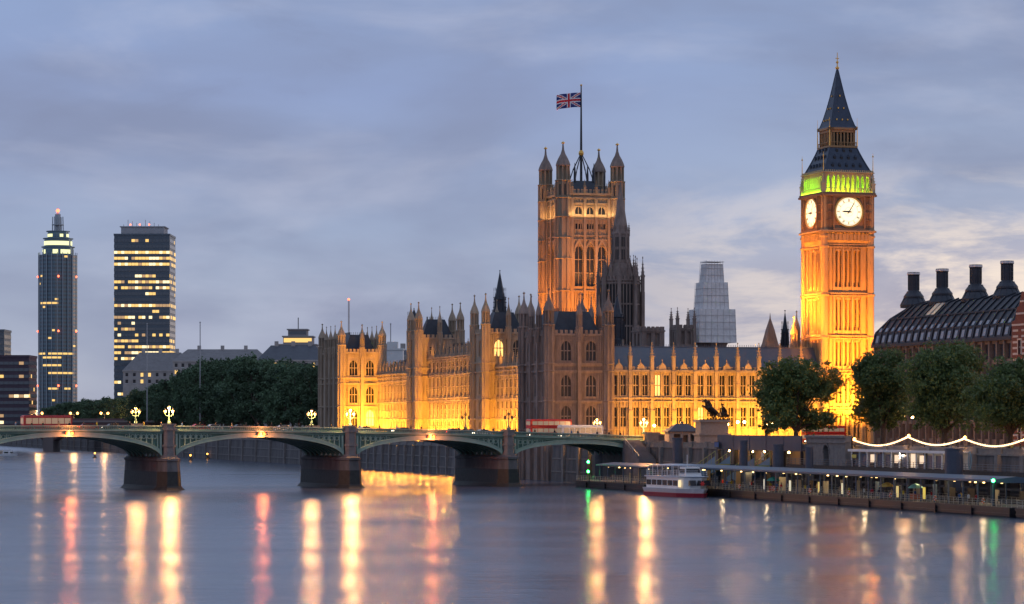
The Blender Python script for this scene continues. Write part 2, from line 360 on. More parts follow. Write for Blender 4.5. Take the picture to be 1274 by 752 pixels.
# ================================================================== WESTMINSTER-TYPE BRIDGE
def ztop(t): return 13.6-2.4*((t+20)/132)**2
piers = [-84, -43, 0, 40.8, 78.5, 112.3]
BR = thing('road_bridge', 'long green iron arch bridge on stone piers crossing the river', 'bridge', bri(0,0), AB)
BW = 23
def pier(t):
    mb = MB(); zt = ztop(t)
    # dark wet base with pointed cutwater, tapering upward
    base = [(-2.6,0,0),(2.6,0,0)]
    def ring(hw, nose, z): return [(t-hw, 0-.2, z), (t-hw*.45, -nose, z), (t+hw*.45, -nose, z), (t+hw, -.2, z), (t+hw, BW+.2, z), (t+hw*.45, BW+nose, z), (t-hw*.45, BW+nose, z), (t-hw, BW+.2, z)]
    def rings(rs, mi):
        vs = [p for r in rs for p in r]; n = 8
        fs = [(j*n+k, j*n+(k+1)%n, (j+1)*n+(k+1)%n, (j+1)*n+k) for j in range(len(rs)-1) for k in range(n)]
        fs += [tuple(range(n))[::-1], tuple((len(rs)-1)*n+k for k in range(n))]
        mb.add(vs, fs, mi)
    rings([ring(4.2,4.6,-4), ring(3.9,4.2,-.3), ring(3.0,3.2,.5), ring(2.7,2.9,.9), ring(2.52,2.6,3.9)], 0); rings([ring(2.5,2.58,3.9), ring(2.35,2.3,6.0), ring(2.6,2.6,6.1), ring(2.6,2.6,6.55), ring(2.0,1.7,6.9)], 2)
    o = mb.build('pier', [ALGAE, GRANITE, WALLST], BR)
    for yy, sg in ((0, 1), (BW, -1)):      # stone pilaster rising to the parapet on either face
        pm = MB()
        def T(a, d, z, yy=yy, sg=sg): return (t+a, yy-sg*d, z)
        pm.T = T
        for z0, z1, hw, d in ((6.6, 7.3, 1.6, 1.5), (7.3, 9.1, 1.2, 1.2), (9.1, 9.5, 1.5, 1.4), (9.5, zt-1.0, 1.15, 1.15), (zt-1.0, zt-.65, 1.5, 1.45), (zt-.65, zt+.1, 1.25, 1.25), (zt+.1, zt+.4, 1.45, 1.4)):
            pm.add([(-hw,-1,z0),(-hw,d*.5,z0),(-hw*.55,d,z0),(hw*.55,d,z0),(hw,d*.5,z0),(hw,-1,z0)]+[(-hw,-1,z1),(-hw,d*.5,z1),(-hw*.55,d,z1),(hw*.55,d,z1),(hw,d*.5,z1),(hw,-1,z1)],
                   [(5,4,3,2,1,0),(6,7,8,9,10,11)]+[(k,(k+1)%6,6+(k+1)%6,6+k) for k in range(6)])
        pm.build('pilaster', GRANITE, o)
for t_ in piers[1:-1]: pier(t_)
def span(t0, t1):
    a0, a1 = t0+1.5, t1-1.5; cx = (a0+a1)/2; ha = (a1-a0)/2
    zs = 6.6; zc = ztop(cx)-2.35
    NS = 40
    def za(x, off=0): 
        q = max(0, 1-((x-cx)/(ha+off))**2); return zs+(zc-zs+off)*sqrt(q)
    xs = [cx-ha*cos(pi*k/NS) for k in range(NS+1)]
    # body: soffit ribs and solid spandrel behind the face
    mb = MB()
    for yy0, yy1 in [(.35+k*(BW-.7-.8)/8, .35+k*(BW-.7-.8)/8+.8) for k in range(9)]:
        for x0, x1 in zip(xs, xs[1:]):
            z0, z1 = za(x0), za(x1)
            mb.add([(x0,yy0,z0),(x1,yy0,z1),(x1,yy1,z1),(x0,yy1,z0),(x0,yy0,ztop(x0)-1.25),(x1,yy0,ztop(x1)-1.25),(x1,yy1,ztop(x1)-1.25),(x0,yy1,ztop(x0)-1.25)],
                   [(0,3,2,1),(4,5,6,7),(0,1,5,4),(1,2,6,5),(2,3,7,6),(3,0,4,7)], 0)
    o = mb.build('arch', [GREEN], BR)
    # face ring + spandrel tracery on both faces
    for yy, sg in ((0, 1), (BW, -1)):
        fm = MB(); fm.T = lambda a, d, z, yy=yy, sg=sg: (a, yy-sg*d, z)
        for off0, off1, d0, d1, mi in ((0, .95, -.3, .22, 1), (.0, .22, -.3, .34, 1), (.78, .97, -.3, .32, 1)):
            for k in range(NS):
                f = lambda i, off: (cx-(ha+off)*cos(pi*i/NS), zs+(zc-zs+off)*sin(pi*i/NS))
                A, B_, C_, D_ = f(k, off0), f(k+1, off0), f(k+1, off1), f(k, off1)
                A, B_, C_, D_ = [(min(max(p[0], a0), a1), p[1]) for p in (A, B_, C_, D_)]
                fm.ext([A, B_, C_, D_], d0, d1, mi)
        fm.build('arch_ring', [GREEN, GREEN_L], o)
        sm = MB(); sm.T = fm.T
        # fascia band under the parapet
        for k in range(24):
            x0 = t0+(t1-t0)*k/24; x1 = t0+(t1-t0)*(k+1)/24
            z0, z1 = ztop(x0), ztop(x1)
            for lo, hi, d0, d1, mi in ((-1.75,-1.2,-.3,.1,0), (-1.2,-1.02,-.3,.42,1), (-1.02,-.86,-.3,.3,0), (-.2,-.02,-.12,.26,1), (-.86,-.78,-.3,.2,1)):
                sm.ext([(x0,z0+lo),(x1,z1+lo),(x1,z1+hi),(x0,z0+hi)], d0, d1, mi)
            for j in range(4):      # pierced parapet balusters
                xx = x0+(x1-x0)*(j+.5)/4; zz = ztop(xx)
                sm.box(xx-.11, xx+.11, 0, .14, zz-.86, zz-.2, 0)
                sm.box(xx-.22, xx+.22, .02, .12, zz-.42, zz-.3, 0)
        for side in (-1, 1):
            xp = a0 if side < 0 else a1
            for j, dx in enumerate((.9, 2.1, 3.3, 4.5, 5.7, 7.0)):
                x = xp-side*dx; zt_ = ztop(x)-1.75; zb = za(x)+.7 if abs(x-cx) < ha else zs
                zb = max(zb, zs+(zc-zs+.95)*sqrt(max(0, 1-((x-cx)/(ha+.95))**2)))
                if zt_-zb < .3: continue
                sm.box(x-.1, x+.1, -.3, .1, zb-.1, zt_, 1)
                hgt = zt_-zb; q = min(.5, hgt*.4); zc_ = zt_-q-.1
                pts = 10
                for m_ in range(pts):
                    a_, b_ = 2*pi*m_/pts, 2*pi*(m_+1)/pts; x_ = x+side*-.6
                    sm.ext([(x_+q*cos(a_), zc_+q*sin(a_)), (x_+q*cos(b_), zc_+q*sin(b_)), (x_+q*.7*cos(b_), zc_+q*.7*sin(b_)), (x_+q*.7*cos(a_), zc_+q*.7*sin(a_))], -.25, .08, 1)
            sm.box(min(xp, xp-side*.45), max(xp, xp-side*.45), -.3, .12, zs+1, ztop(xp)-1.75, 1)
        sm.build('spandrel', [GREEN, GREEN_L], o)
    # pair of orange navigation lamps at the crown
    for dx in ((-.55, .55) if t1 < 100 else ()):
        nm = MB(); zz = zc+.75
        nm.box(cx+dx-.3, cx+dx+.3, -.75, -.32, zz-.3, zz+.3, 0); nm.box(cx+dx-.34, cx+dx+.34, -.95, -.75, zz+.22, zz+.3, 0)
        nm.T = lambda a, d, z: (a, d, z)
        nl = nm.build('navigation_light', DARKIRON, BR)
        if dx > 0: point(bri(cx, -1.5, zz-.1), 2200, (1,.22,.06), .5)
        n2 = MB(); n2.sphere((cx+dx, -.85, zz-.02), .3, 10)
        n2.build('lamp_lens', NAV, nl)
NAV = mat('orange_signal', (1,.2,.03), .5, emit=(1,.12,.02), es=5)
for a_, b_ in zip(piers, piers[1:]): span(a_, b_)
# deck, pavements
dk = MB()
for k in range(48):
    x0 = -84+k*4.5; x1 = x0+4.5; z0, z1 = ztop(x0)-1.1, ztop(x1)-1.1
    dk.add([(x0,.3,z0-.5),(x1,.3,z1-.5),(x1,BW-.3,z1-.5),(x0,BW-.3,z0-.5),(x0,.3,z0),(x1,.3,z1),(x1,BW-.3,z1),(x0,BW-.3,z0)], [(0,3,2,1),(4,5,6,7),(0,1,5,4),(1,2,6,5),(2,3,7,6),(3,0,4,7)], 0)
    for y0, y1 in ((.32, 4.3), (BW-4.3, BW-.32)):
        dk.add([(x0,y0,z0),(x1,y0,z1),(x1,y1,z1),(x0,y1,z0),(x0,y0,z0+.14),(x1,y0,z1+.14),(x1,y1,z1+.14),(x0,y1,z0+.14)], [(4,5,6,7),(0,1,5,4),(2,3,7,6)], 1)
dk.build('deck', [ASPHALT, PAVE], BR)
# west abutment of the bridge
mb = MB(); mb.box(112.3, 124, -1.2, BW+1.2, -4, 10.0, 0); mb.box(112.0, 124.2, -1.5, BW+1.5, 9.6, 10.1, 1)
mb.box(112.6, 124, -1.2, -.5, 10.1, ztop(112)+.1, 0); mb.box(112.5, 124.1, -1.35, -.4, ztop(112)+.1, ztop(112)+.35, 1)
mb.build('abutment', [mat('abutment_stone', (.10,.10,.115), .85, nscale=.6, col2=(.06,.06,.07), bump=.5), GRANITE], BR)
mb = MB()
for z0, z1, hw in ((-4, 2.2, 2.4), (2.2, 9.3, 1.7), (9.3, 9.8, 2.0), (9.8, 11.5, 1.5), (11.5, 12, 1.8)): mb.box(113.5-hw, 113.5+hw, -1.6-hw*.5, -1.21, z0, z1)
mb.build('end_pilaster', GRANITE, BR)

# bridge lamps -----------------------------------------------------
def lamp_mesh(es, name):
    GL = mat('lantern_glass_'+name, (.8,.6,.3), .4, emit=(1,.43,.11), es=es)
    return GL
GL_ON = lamp_mesh(3.2, 'lit'); GL_DIM = mat('lantern_glass_unlit', (.12,.12,.12), .2)
GL_ST = mat('street_lantern_glass', (.8,.6,.3), .4, emit=(1,.55,.18), es=60)
def bridge_lamp(label, loc, gl, h=3.2, on=True):
    ro = thing('bridge_lamp', label, 'street lamp', loc, AB, 'three-lantern lamps on the bridge piers')
    p = MB(); p.lathe(0,0,[(.42,0),(.42,.35),(.25,.5),(.18,.9),(.12,1.3),(.1,h-.9),(.2,h-.8),(.1,h-.7),(.08,h-.2)],8)
    for s_ in (-1, 1):
        p.tube((0,0,h-1.5),(s_*.55,0,h-1.55),.05); p.tube((s_*.55,0,h-1.55),(s_*.85,0,h-1.2),.05); p.tube((s_*.85,0,h-1.2),(s_*.85,0,h-.95),.06)
    p.build('post', GREEN, ro)
    for x, z in ((0,h-.2),(-.85,h-.95),(.85,h-.95)):
        l = MB(); l.lathe(x,0,[(.14,z),(.3,z+.42),(.3,z+.5)],8,0)
        lo = l.build('lantern', gl, ro)
        c_ = MB(); c_.lathe(x,0,[(.36,z+.5),(.3,z+.58),(.12,z+.78),(.06,z+.9),(.02,z+1.05)],8)
        c_.build('lantern_cap', DARKIRON, lo)
    return ro
PL = {0: 'first pier from the dark tree bank', 40.8: 'second pier, in front of the far pavilion', 78.5: 'third pier, in front of the golden river front'}
for t_ in (-43, 0, 40.8, 78.5, 112.3):
    for yy, sd_ in ((-.2, 'near'), (BW+.2, 'far')):
        lit = t_ != 78.5
        where = {-43:'beyond the frame edge', 0:'pier below the dark trees', 40.8:'pier below the far palace pavilion', 78.5:'pier below the golden front', 112.3:'bank end of the bridge'}[t_]
        if lit: point(bri(t_, yy-(.9 if yy < 1 else 0), ztop(t_)+3.4), 10500, (1,.45,.13), .75)
        bridge_lamp(('lit' if lit else 'unlit dark')+' three-lantern lamp on the %s parapet, %s' % (sd_, where), bri(t_, yy, ztop(t_)+.35), GL_ON if lit else GL_DIM)

# ================================================================== PALACE (river front, pavilions, north range)
PA = thing('palace', 'huge gothic stone palace with golden floodlit river front and dark pinnacled pavilions', 'palace', pal(0,0), A17)
def north(v0, s0): return lambda a, d, z: (v0+a, s0-d, z)
def east(v0, s0): return lambda a, d, z: (v0-d, s0+a, z)
def ribs(mb, a0, a1, z0, z1, pitch=.8, w_=.12, d=.12):
    n = max(1, int((a1-a0)/pitch))
    for k in range(n+1):
        x = a0+(a1-a0)*k/n; mb.box(x-w_/2, x+w_/2, 0, d, z0, z1)
def ribs_(mb, *a): ribs(mb, *a[:-1], a[-1], .18, .26)
def palace_range(name, T, length, nb, floors, z0, ztop_, strings, butt_top, depth, nwin=1, wfrac=.5, roof=None, litset=(), crest=True, first=0, bw=1.0, stone=STONE):
    """depth: how far the block goes behind the face"""
    pitch = length/nb; ops = []; wins = []
    for i in range(nb):
        for j in range(nwin):
            cell = (pitch-bw)/nwin; c0 = i*pitch+bw/2+cell*j; ww = cell*wfrac
            a = c0+(cell-ww)/2
            for k, (zb, zt_) in enumerate(floors):
                ops.append((a, a+ww, zb, zt_)); wins.append((a, a+ww, zb, zt_, i, j, k))
    mb = MB(); mb.T = T
    wallop(mb, 0, length, z0, ztop_, ops)
    mb.box(0, length, -depth, -.85, z0, ztop_-.3)
    for z in strings: mb.box(0, length, -.1, .5, z, z+.3) if nwin > 1 else mb.box(0, length, -.1, .3, z, z+.35)
    # blind panelling ribs between storeys
    lv = sorted([z0]+[f for fl in floors for f in fl]+[ztop_])
    for i in range(nb):
        for (zl, zh) in zip(lv[::2], lv[1::2]):
            if zh-zl > .8:
                ribs_(mb, i*pitch+bw/2+.2, (i+1)*pitch-bw/2-.2, zl+.3, zh-.3, .85)
        for j in range(nwin+1 if nwin > 1 else 0):
            cell = (pitch-bw)/nwin; c = i*pitch+bw/2+cell*j
            for q in (-.32, .32):
                if 0.1 < c+q < length-.1: mb.box(c+q-.09, c+q+.09, 0, .24, z0, ztop_-.4)
    crenel(mb, 0, length, ztop_, .8, .6, -.45, .12)
    mb.box(0, length, -.5, .5, ztop_-.4, ztop_)
    for i in range(nb if nwin > 1 else 0): xm = (i+.5)*pitch; mb.ext([(xm-1.1,ztop_),(xm+1.1,ztop_),(xm+.8,ztop_+1.1),(xm,ztop_+1.9),(xm-.8,ztop_+1.1)], -.3, .3); mb.box(xm-.12,xm+.12,-.1,.15,ztop_+1.8,ztop_+2.6)
    wall = mb.build(name, stone, PA)
    if nwin == 1:      # one tall mullioned bay window through the storeys
        for i in range(first, nb):
            ww = [q for q in wins if q[4] == i]; m_ = MB(); m_.T = T
            for (a, b_, zb, zt_, _, _, k) in ww:
                m_.box(a, b_, -.2, -.12, zb, zt_, 0); m_.box((a+b_)/2-.08, (a+b_)/2+.08, -.12, .02, zb, zt_, 1); m_.box(a-.06, b_+.06, -.1, .2, zt_-.02, zt_+.2, 1); m_.box(a, b_, -.12, .05, (zb+zt_)/2-.1, (zb+zt_)/2+.1, 1)
            m_.build('window', [GLASS, stone], wall)
    for (a, b_, zb, zt_, i, j, k) in (wins if nwin > 1 else []):
        gwin(wall, T, a, b_, zb, zt_, 2, 1 if zt_-zb > 3 else 0, arch=(zt_-zb) > 3.9 and nwin == 1, lit=((i, j, k) in litset), stone=stone, pd=.12 if nwin == 1 else .55)
    for i in range(first, nb+1):
        bm_ = MB(); bm_.T = T; x = i*pitch
        bd = .36 if nwin == 1 else .8; bm_.box(x-bw/2, x+bw/2, 0, bd, z0, z0+(ztop_-z0)*.45)
        bm_.box(x-bw*.42, x+bw*.42, 0, bd*.8, z0+(ztop_-z0)*.45, ztop_+.4)
        for q in (.2, .33, .45, .62, .8, .97): 
            zz = z0+(ztop_-z0)*q; bm_.box(x-bw*.56, x+bw*.56, 0, bd+.2 if q < .46 else bd, zz, zz+.3)
        pinnacle(bm_, x, -.1 if nwin == 1 else .3, ztop_+.4, bw*.85, butt_top-ztop_-.4)
        bm_.build('buttress', stone, wall)
    if roof:
        rz, mtl, seg = roof
        r = MB(); r.T = T
        r.ext([], 0, 0) if False else None
        n = nb if seg else 1
        for i in range(n):
            a0, a1 = (i*length/n+(.8 if seg else 0), (i+1)*length/n-(.8 if seg else 0))
            dm = -depth/2
            r.add([(a0,-1.3,ztop_+.1),(a1,-1.3,ztop_+.1),(a1,dm,rz),(a0,dm,rz),(a0,-depth+.6,ztop_+.1),(a1,-depth+.6,ztop_+.1)], [(0,1,2,3),(3,2,5,4),(0,3,4),(1,5,2),(0,4,5,1)])
            k = a0
            while k < a1:
                r.add([(k-.06,-1.3,ztop_+.22),(k+.06,-1.3,ztop_+.22),(k+.06,dm,rz+.12),(k-.06,dm,rz+.12)], [(0,1,2,3)]); k += .9
            if crest: 
                r.box(a0, a1, dm-.1, dm+.1, rz, rz+.25)
                k = a0+.3
                while k < a1: r.box(k-.05, k+.05, dm-.04, dm+.04, rz+.25, rz+.75); k += .6
        if seg: r.box(0, length, -depth+.5, -depth/2-.5, ztop_, rz-.8)
        r.build('roof', mtl, wall)
    return wall
# north range, facing the bridge street
NR = palace_range('north_range', north(15.6, 1.0), 57, 10, [(13.2,17.9),(20.9,25.9)], 8.5, 27.2, [12.4,19.2,20.1,26.6], 34.2, 10, nwin=2, wfrac=.6, roof=(33.0, LEADROOF, False), litset={(2,0,1),(4,0,0)}, first=1)
# river front ranges
SW = palace_range('river_range', east(12, 165), 53, 13, [(10.2,14.6),(16,20),(21.5,26)], 7.8, 29.6, [15,20.4,27,28.2], 33.8, 14, roof=(33.5, IRONROOF, False), first=0, bw=.9, wfrac=.66)
CR = palace_range('river_range', east(12, 96), 60, 14, [(10.2,14.6),(16,20),(22,27.5),(29,32)], 7.8, 33.6, [15,20.4,21.2,28,32.6], 38.2, 14, roof=(37.2, IRONROOF, False), bw=.9, wfrac=.66)
NW = palace_range('river_range', east(12, 20), 65, 16, [(10.2,14.6),(16,20),(21.5,26)], 7.8, 29.6, [15,20.4,27,28.2], 33.8, 14, roof=(33.5, IRONROOF, False), first=6, bw=.9, wfrac=.66)
def pavilion(name, v0, v1, s0, s1, z0, zp, tip, stone, east_bays=3, north_wins=2, floors=((13.2,18.3),(20.6,25.8),(29.4,34.2)), strings=(12.2,19.2,26.6,28.4), r=1.25, lit=(), mids=True):
    mb = MB()
    Tn = north(v0, s0); Te = east(v0, s0)
    Wn, We = v1-v0, s1-s0; wins = []
    mb.T = Tn; ops = []
    cell = (Wn-2*r)/north_wins
    for i in range(north_wins):
        c_ = r+cell*(i+.5)
        for k, (a, b_) in enumerate(floors): ops.append((c_-1.3, c_+1.3, a, b_)); wins.append((Tn, c_-1.3, c_+1.3, a, b_, ('n', i, k)))
    wallop(mb, 0, Wn, z0, zp, ops)
    for z in strings: mb.box(0, Wn, -.1, .5, z, z+.4); mb.box(0, Wn, -.1, .3, z-.35, z)
    for i in range(north_wins+1):
        c_ = r+cell*i
        for q in (-.9, -.45, .45, .9): 
            if 0 < c_+q < Wn: mb.box(c_+q-.1, c_+q+.1, 0, .28, z0, zp-.5)
    for i in range(north_wins):
        c_ = r+cell*(i+.5)
        for q in (-1.75, 1.75, -2.3, 2.3): mb.box(c_+q-.1, c_+q+.1, 0, .22, z0, zp-.5)
        ribs(mb, c_-1.2, c_+1.2, zp-1.6, zp-.6, .4, .14, .2)
        for (fa, fb) in zip([f[1] for f in floors], [f[0] for f in floors[1:]]): ribs(mb, c_-1.3, c_+1.3, fa+.5, fb-.5, .43, .14, .2)
        if i > 0: mb.box(r+cell*i-.5, r+cell*i+.5, 0, .8, z0, zp+.3)
    crenel(mb, r, Wn-r, zp, .9, .7, -.4, .2); mb.box(0, Wn, -.5, .3, zp-.5, zp)
    # far (south) side plain and west side plain
    mb.T = None; mb.box(v0+.85, v1-.05, s0+.85, s1-.05, z0, zp-.3)
    mb.T = Te; ops = []; cell2 = (We-2*r)/east_bays
    for i in range(east_bays):
        c_ = r+cell2*(i+.5)
        for k, (a, b_) in enumerate(floors): ops.append((c_-1.4, c_+1.4, a, b_)); wins.append((Te, c_-1.4, c_+1.4, a, b_, ('e', i, k)))
    wallop(mb, .8, We, z0, zp, ops)
    for z in strings: mb.box(0, We, -.1, .5, z, z+.4)
    for i in range(1, east_bays): mb.box(r+cell2*i-.55, r+cell2*i+.55, 0, .9, z0, zp+.3)
    crenel(mb, r, We-r, zp, .9, .7, -.4, .2); mb.box(.1, We, -.5, .3, zp-.5, zp)
    w_ = mb.build(name, stone, PA)
    for T, a, b_, zb, zt_, key in wins: gwin(w_, T, a, b_, zb, zt_, 3, 1, True, key in lit, stone=stone)
    for (x, y) in ((v0, s0), (v1, s0), (v0, s1), (v1, s1)):
        tm = MB(); turret(tm, x, y, z0, zp+2.2, r, tip, 0, 0, bands=strings); tm.build('turret', stone, w_)
    if mids:
        sm = []
        for i in range(1, north_wins): sm += [(v0+r+cell*i, s0-.3), (v0+r+cell*i, s1)]
        for i in range(1, east_bays): sm += [(v0-.3, s0+r+cell2*i), (v1, s0+r+cell2*i)]
        for x, y in sm:
            tm = MB(); turret(tm, x, y, zp-2, zp+1.5, r*.6, tip-1.2, 0, 0); tm.build('pinnacle', stone, w_)
    rf = MB(); i_ = 1.6
    rf.frus(v0+i_, v1-i_, s0+i_, s1-i_, zp-.2, v0+i_+2.2, v1-i_-2.2, s0+i_+2.2, s1-i_-2.2, zp+5.6)
    k = v0+i_+2.2
    while k < v1-i_-2.2: rf.box(k-.05,k+.05,s0+i_+2.2,s0+i_+2.3,zp+5.6,zp+6.4); k += .6
    k = s0+i_+2.2
    while k < s1-i_-2.2: rf.box(v0+i_+2.2,v0+i_+2.3,k-.05,k+.05,zp+5.6,zp+6.4); k += .6
    rf.build('roof', IRONROOF, w_)
    return w_
pavilion('pavilion', 0, 15.4, 0, 20.5, -3, 36, 47.2, STONE_D, 3, 2)
pavilion('pavilion', 0, 13.5, 218, 245, -3, 37, 47, STONE, 4, 2, lit={('n',1,0)})
pavilion('river_tower', 9, 22, 85, 96, 7.8, 39.2, 50, STONE, 1, 2, floors=((10.2,14.6),(16,20),(22,27),(32.5,37)), strings=(15,20.4,28,30.5), r=1.15, lit={('n',0,3)})
pavilion('river_tower', 9, 22, 156, 165, 7.8, 39.8, 50.6, STONE, 1, 2, floors=((10.2,14.6),(16,20),(22,27),(32.5,37)), strings=(15,20.4,28,30.5), r=1.15)
# inner ranges and courts behind the north range so roofs read as a deep building
mb = MB(); mb.box(28, 70, 16, 30, 8, 29.5); mb.box(30, 68, 60, 210, 8, 26); mb.box(40,60,36,60,8,28)
cr = mb.build('inner_range', STONE_D, PA)
mb = MB()
for (a,b_,c_,d,z,h) in ((28,70,16,30,29.5,4),(30,68,60,210,26,7),(40,60,36,60,28,6)):
    mb.add([(a,c_,z),(b_,c_,z),(b_,d,z),(a,d,z),(a+3,(c_+d)/2,z+h) if d-c_<40 else ((a+b_)/2,c_+3,z+h),(b_-3,(c_+d)/2,z+h) if d-c_<40 else ((a+b_)/2,d-3,z+h)],
           [(0,1,5,4),(2,3,4,5),(1,2,5),(3,0,4)] if d-c_<40 else [(0,1,4),(1,2,5,4),(2,3,5),(3,0,4,5)])
mb.build('roof', SLATE, cr)

# ================================================================== CLOCK TOWER
CT = thing('clock_tower', 'tall golden gothic clock tower with glowing dials and green-lit belfry', 'clock tower', pal(73, 0, 9.0), A17)
Wt = 12.6; g = 9.0
def zz(z): return z-g
STG = mat('clock_tower_stone', (.46,.33,.2), .85, nscale=1.2, col2=(.33,.23,.135), bump=.4, bscale=2.5, zstreak=True)
faces4 = [lambda a, d, z: (a, -d, z), lambda a, d, z: (-d, Wt-a, z), lambda a, d, z: (Wt+d, a, z), lambda a, d, z: (Wt-a, Wt+d, z)]
mb = MB(); levels = [11.5, 19, 28, 34.5, 45.5, 48.0, 57.8]
stages = [(0.3, 8), (9.2, 17.4), (18.6, 26.2), (27.6, 37.0), (38.6, 49.3)]
shaft_wins = []
for fi, T in enumerate(faces4):
    mb.T = T; ops = []
    for (zb, zt_) in stages:
        for k in range(3):
            c_ = Wt*.5+(k-1)*2.55
            for q in (-.55, .55):
                ops.append((c_+q-.33, c_+q+.33, zb+.9, zt_-.7))
    mb.box(1.2 if fi in (0,3) else .0, Wt-1.2 if fi in (0,3) else Wt, -1.3, -.8, 0, 50)
    wallop(mb, 0 if fi in (0, 3) else .8, Wt if fi in (0, 3) else Wt-.8, 0, 50, ops)
    for (zb, zt_) in stages:
        for c_ in [Wt*.5+(k-1.5)*2.55 for k in range(4)]: mb.box(c_-.22, c_+.22, 0, .38, zb, zt_)
        for c_ in [Wt*.5+(k-1)*2.55 for k in range(3)]: mb.box(c_-.1, c_+.1, 0, .2, zb, zt_)
        for k in range(3):
            c_ = Wt*.5+(k-1)*2.55; zt2 = zt_-.7
            mb.ext([(c_-1.05, zt2+.02), (c_+1.05, zt2+.02), (c_, zt2+.7)], -.1, .22)
        ribs(mb, .5, Wt*.5-4.15, zb, zt_, .8, .12, .16); ribs(mb, Wt*.5+4.15, Wt-.5, zb, zt_, .8, .12, .16)
        for z in (zt_+.1, zt_+.75): mb.box(-.35, Wt+.35, -.1, .5, z, z+.28)
        n = 18
        for k in range(n): mb.box(.3+k*(Wt-.6)/n, .3+k*(Wt-.6)/n+.28, 0, .3, zt_+.38, zt_+.75)
shaft = mb.build('shaft', STG, CT)
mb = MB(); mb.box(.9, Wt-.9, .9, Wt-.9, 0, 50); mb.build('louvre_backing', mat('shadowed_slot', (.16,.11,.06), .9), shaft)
for (x, y) in ((0,0),(Wt,0),(0,Wt),(Wt,Wt)):
    mb = MB(); mb.lathe(x, y, [(.95,0),(.95,62.8)], 8)
    for z in (8.2,17.6,26.4,37.2,49.4,52,53.4): mb.lathe(x, y, [(1.1,z),(1.2,z+.15),(1.2,z+.45),(1.05,z+.6)], 8)
    mb.build('corner_buttress', STG, CT)
# corbelled stage under the clocks
mb = MB(); mb.frus(0,Wt,0,Wt,50,-.7,Wt+.7,-.7,Wt+.7,51.2); mb.box(-.7,Wt+.7,-.7,Wt+.7,51.2,53.3)
for T in faces4:
    mb.T = lambda a, d, z, T=T: T(a, d+.7, z)
    for k in range(12):
        x = .7+k*(Wt-1.4)/11; mb.box(x-.22, x+.22, 0, .32, 51.2, 52.8); mb.add([(x-.35,0,52.8),(x+.35,0,52.8),(x+.35,.5,53.1),(x-.35,.5,53.1),(x-.35,0,53.3),(x+.35,0,53.3)],[(0,1,2,3),(2,3,4,5),(0,3,4),(1,5,2)])
    mb.box(-.9, Wt+.9, -.1, .6, 53.3, 53.75)
mb.build('corbel_stage', STG, CT)
mb = MB(); e = .75; mb.box(-e, Wt+e, -e, Wt+e, 53.75, 62.7)
for T in faces4:
    mb.T = lambda a, d, z, T=T: T(a, d+e, z)
    # square surround panels
    for x0, x1 in ((.0, 1.9), (Wt-1.9, Wt)):
        ribs(mb, x0+.2, x1-.2, 54.2, 62.2, .5, .14, .22)
        for z in (56.2, 58.2, 60.2): mb.box(x0, x1, 0, .28, z, z+.2)
    mb.box(1.9, 2.25, 0, .45, 53.8, 62.4); mb.box(Wt-2.25, Wt-1.9, 0, .45, 53.8, 62.4)
    mb.box(1.9, Wt-1.9, 0, .4, 53.8, 54.2); mb.box(1.9, Wt-1.9, 0, .4, 62.05, 62.4)
    mb.box(-1, Wt+1, -.1, .65, 62.4, 62.9); mb.box(-.8, Wt+.8, -.1, .5, 63.0, 63.3)
mb.build('clock_stage', [mat('clock_stage_stone', (.30,.19,.12), .85, nscale=.6, col2=(.19,.12,.08), bump=.4)], CT)
DIAL = mat('opal_dial_glass', (.9,.85,.7), .4, emit=(1,.84,.52), es=1.25)
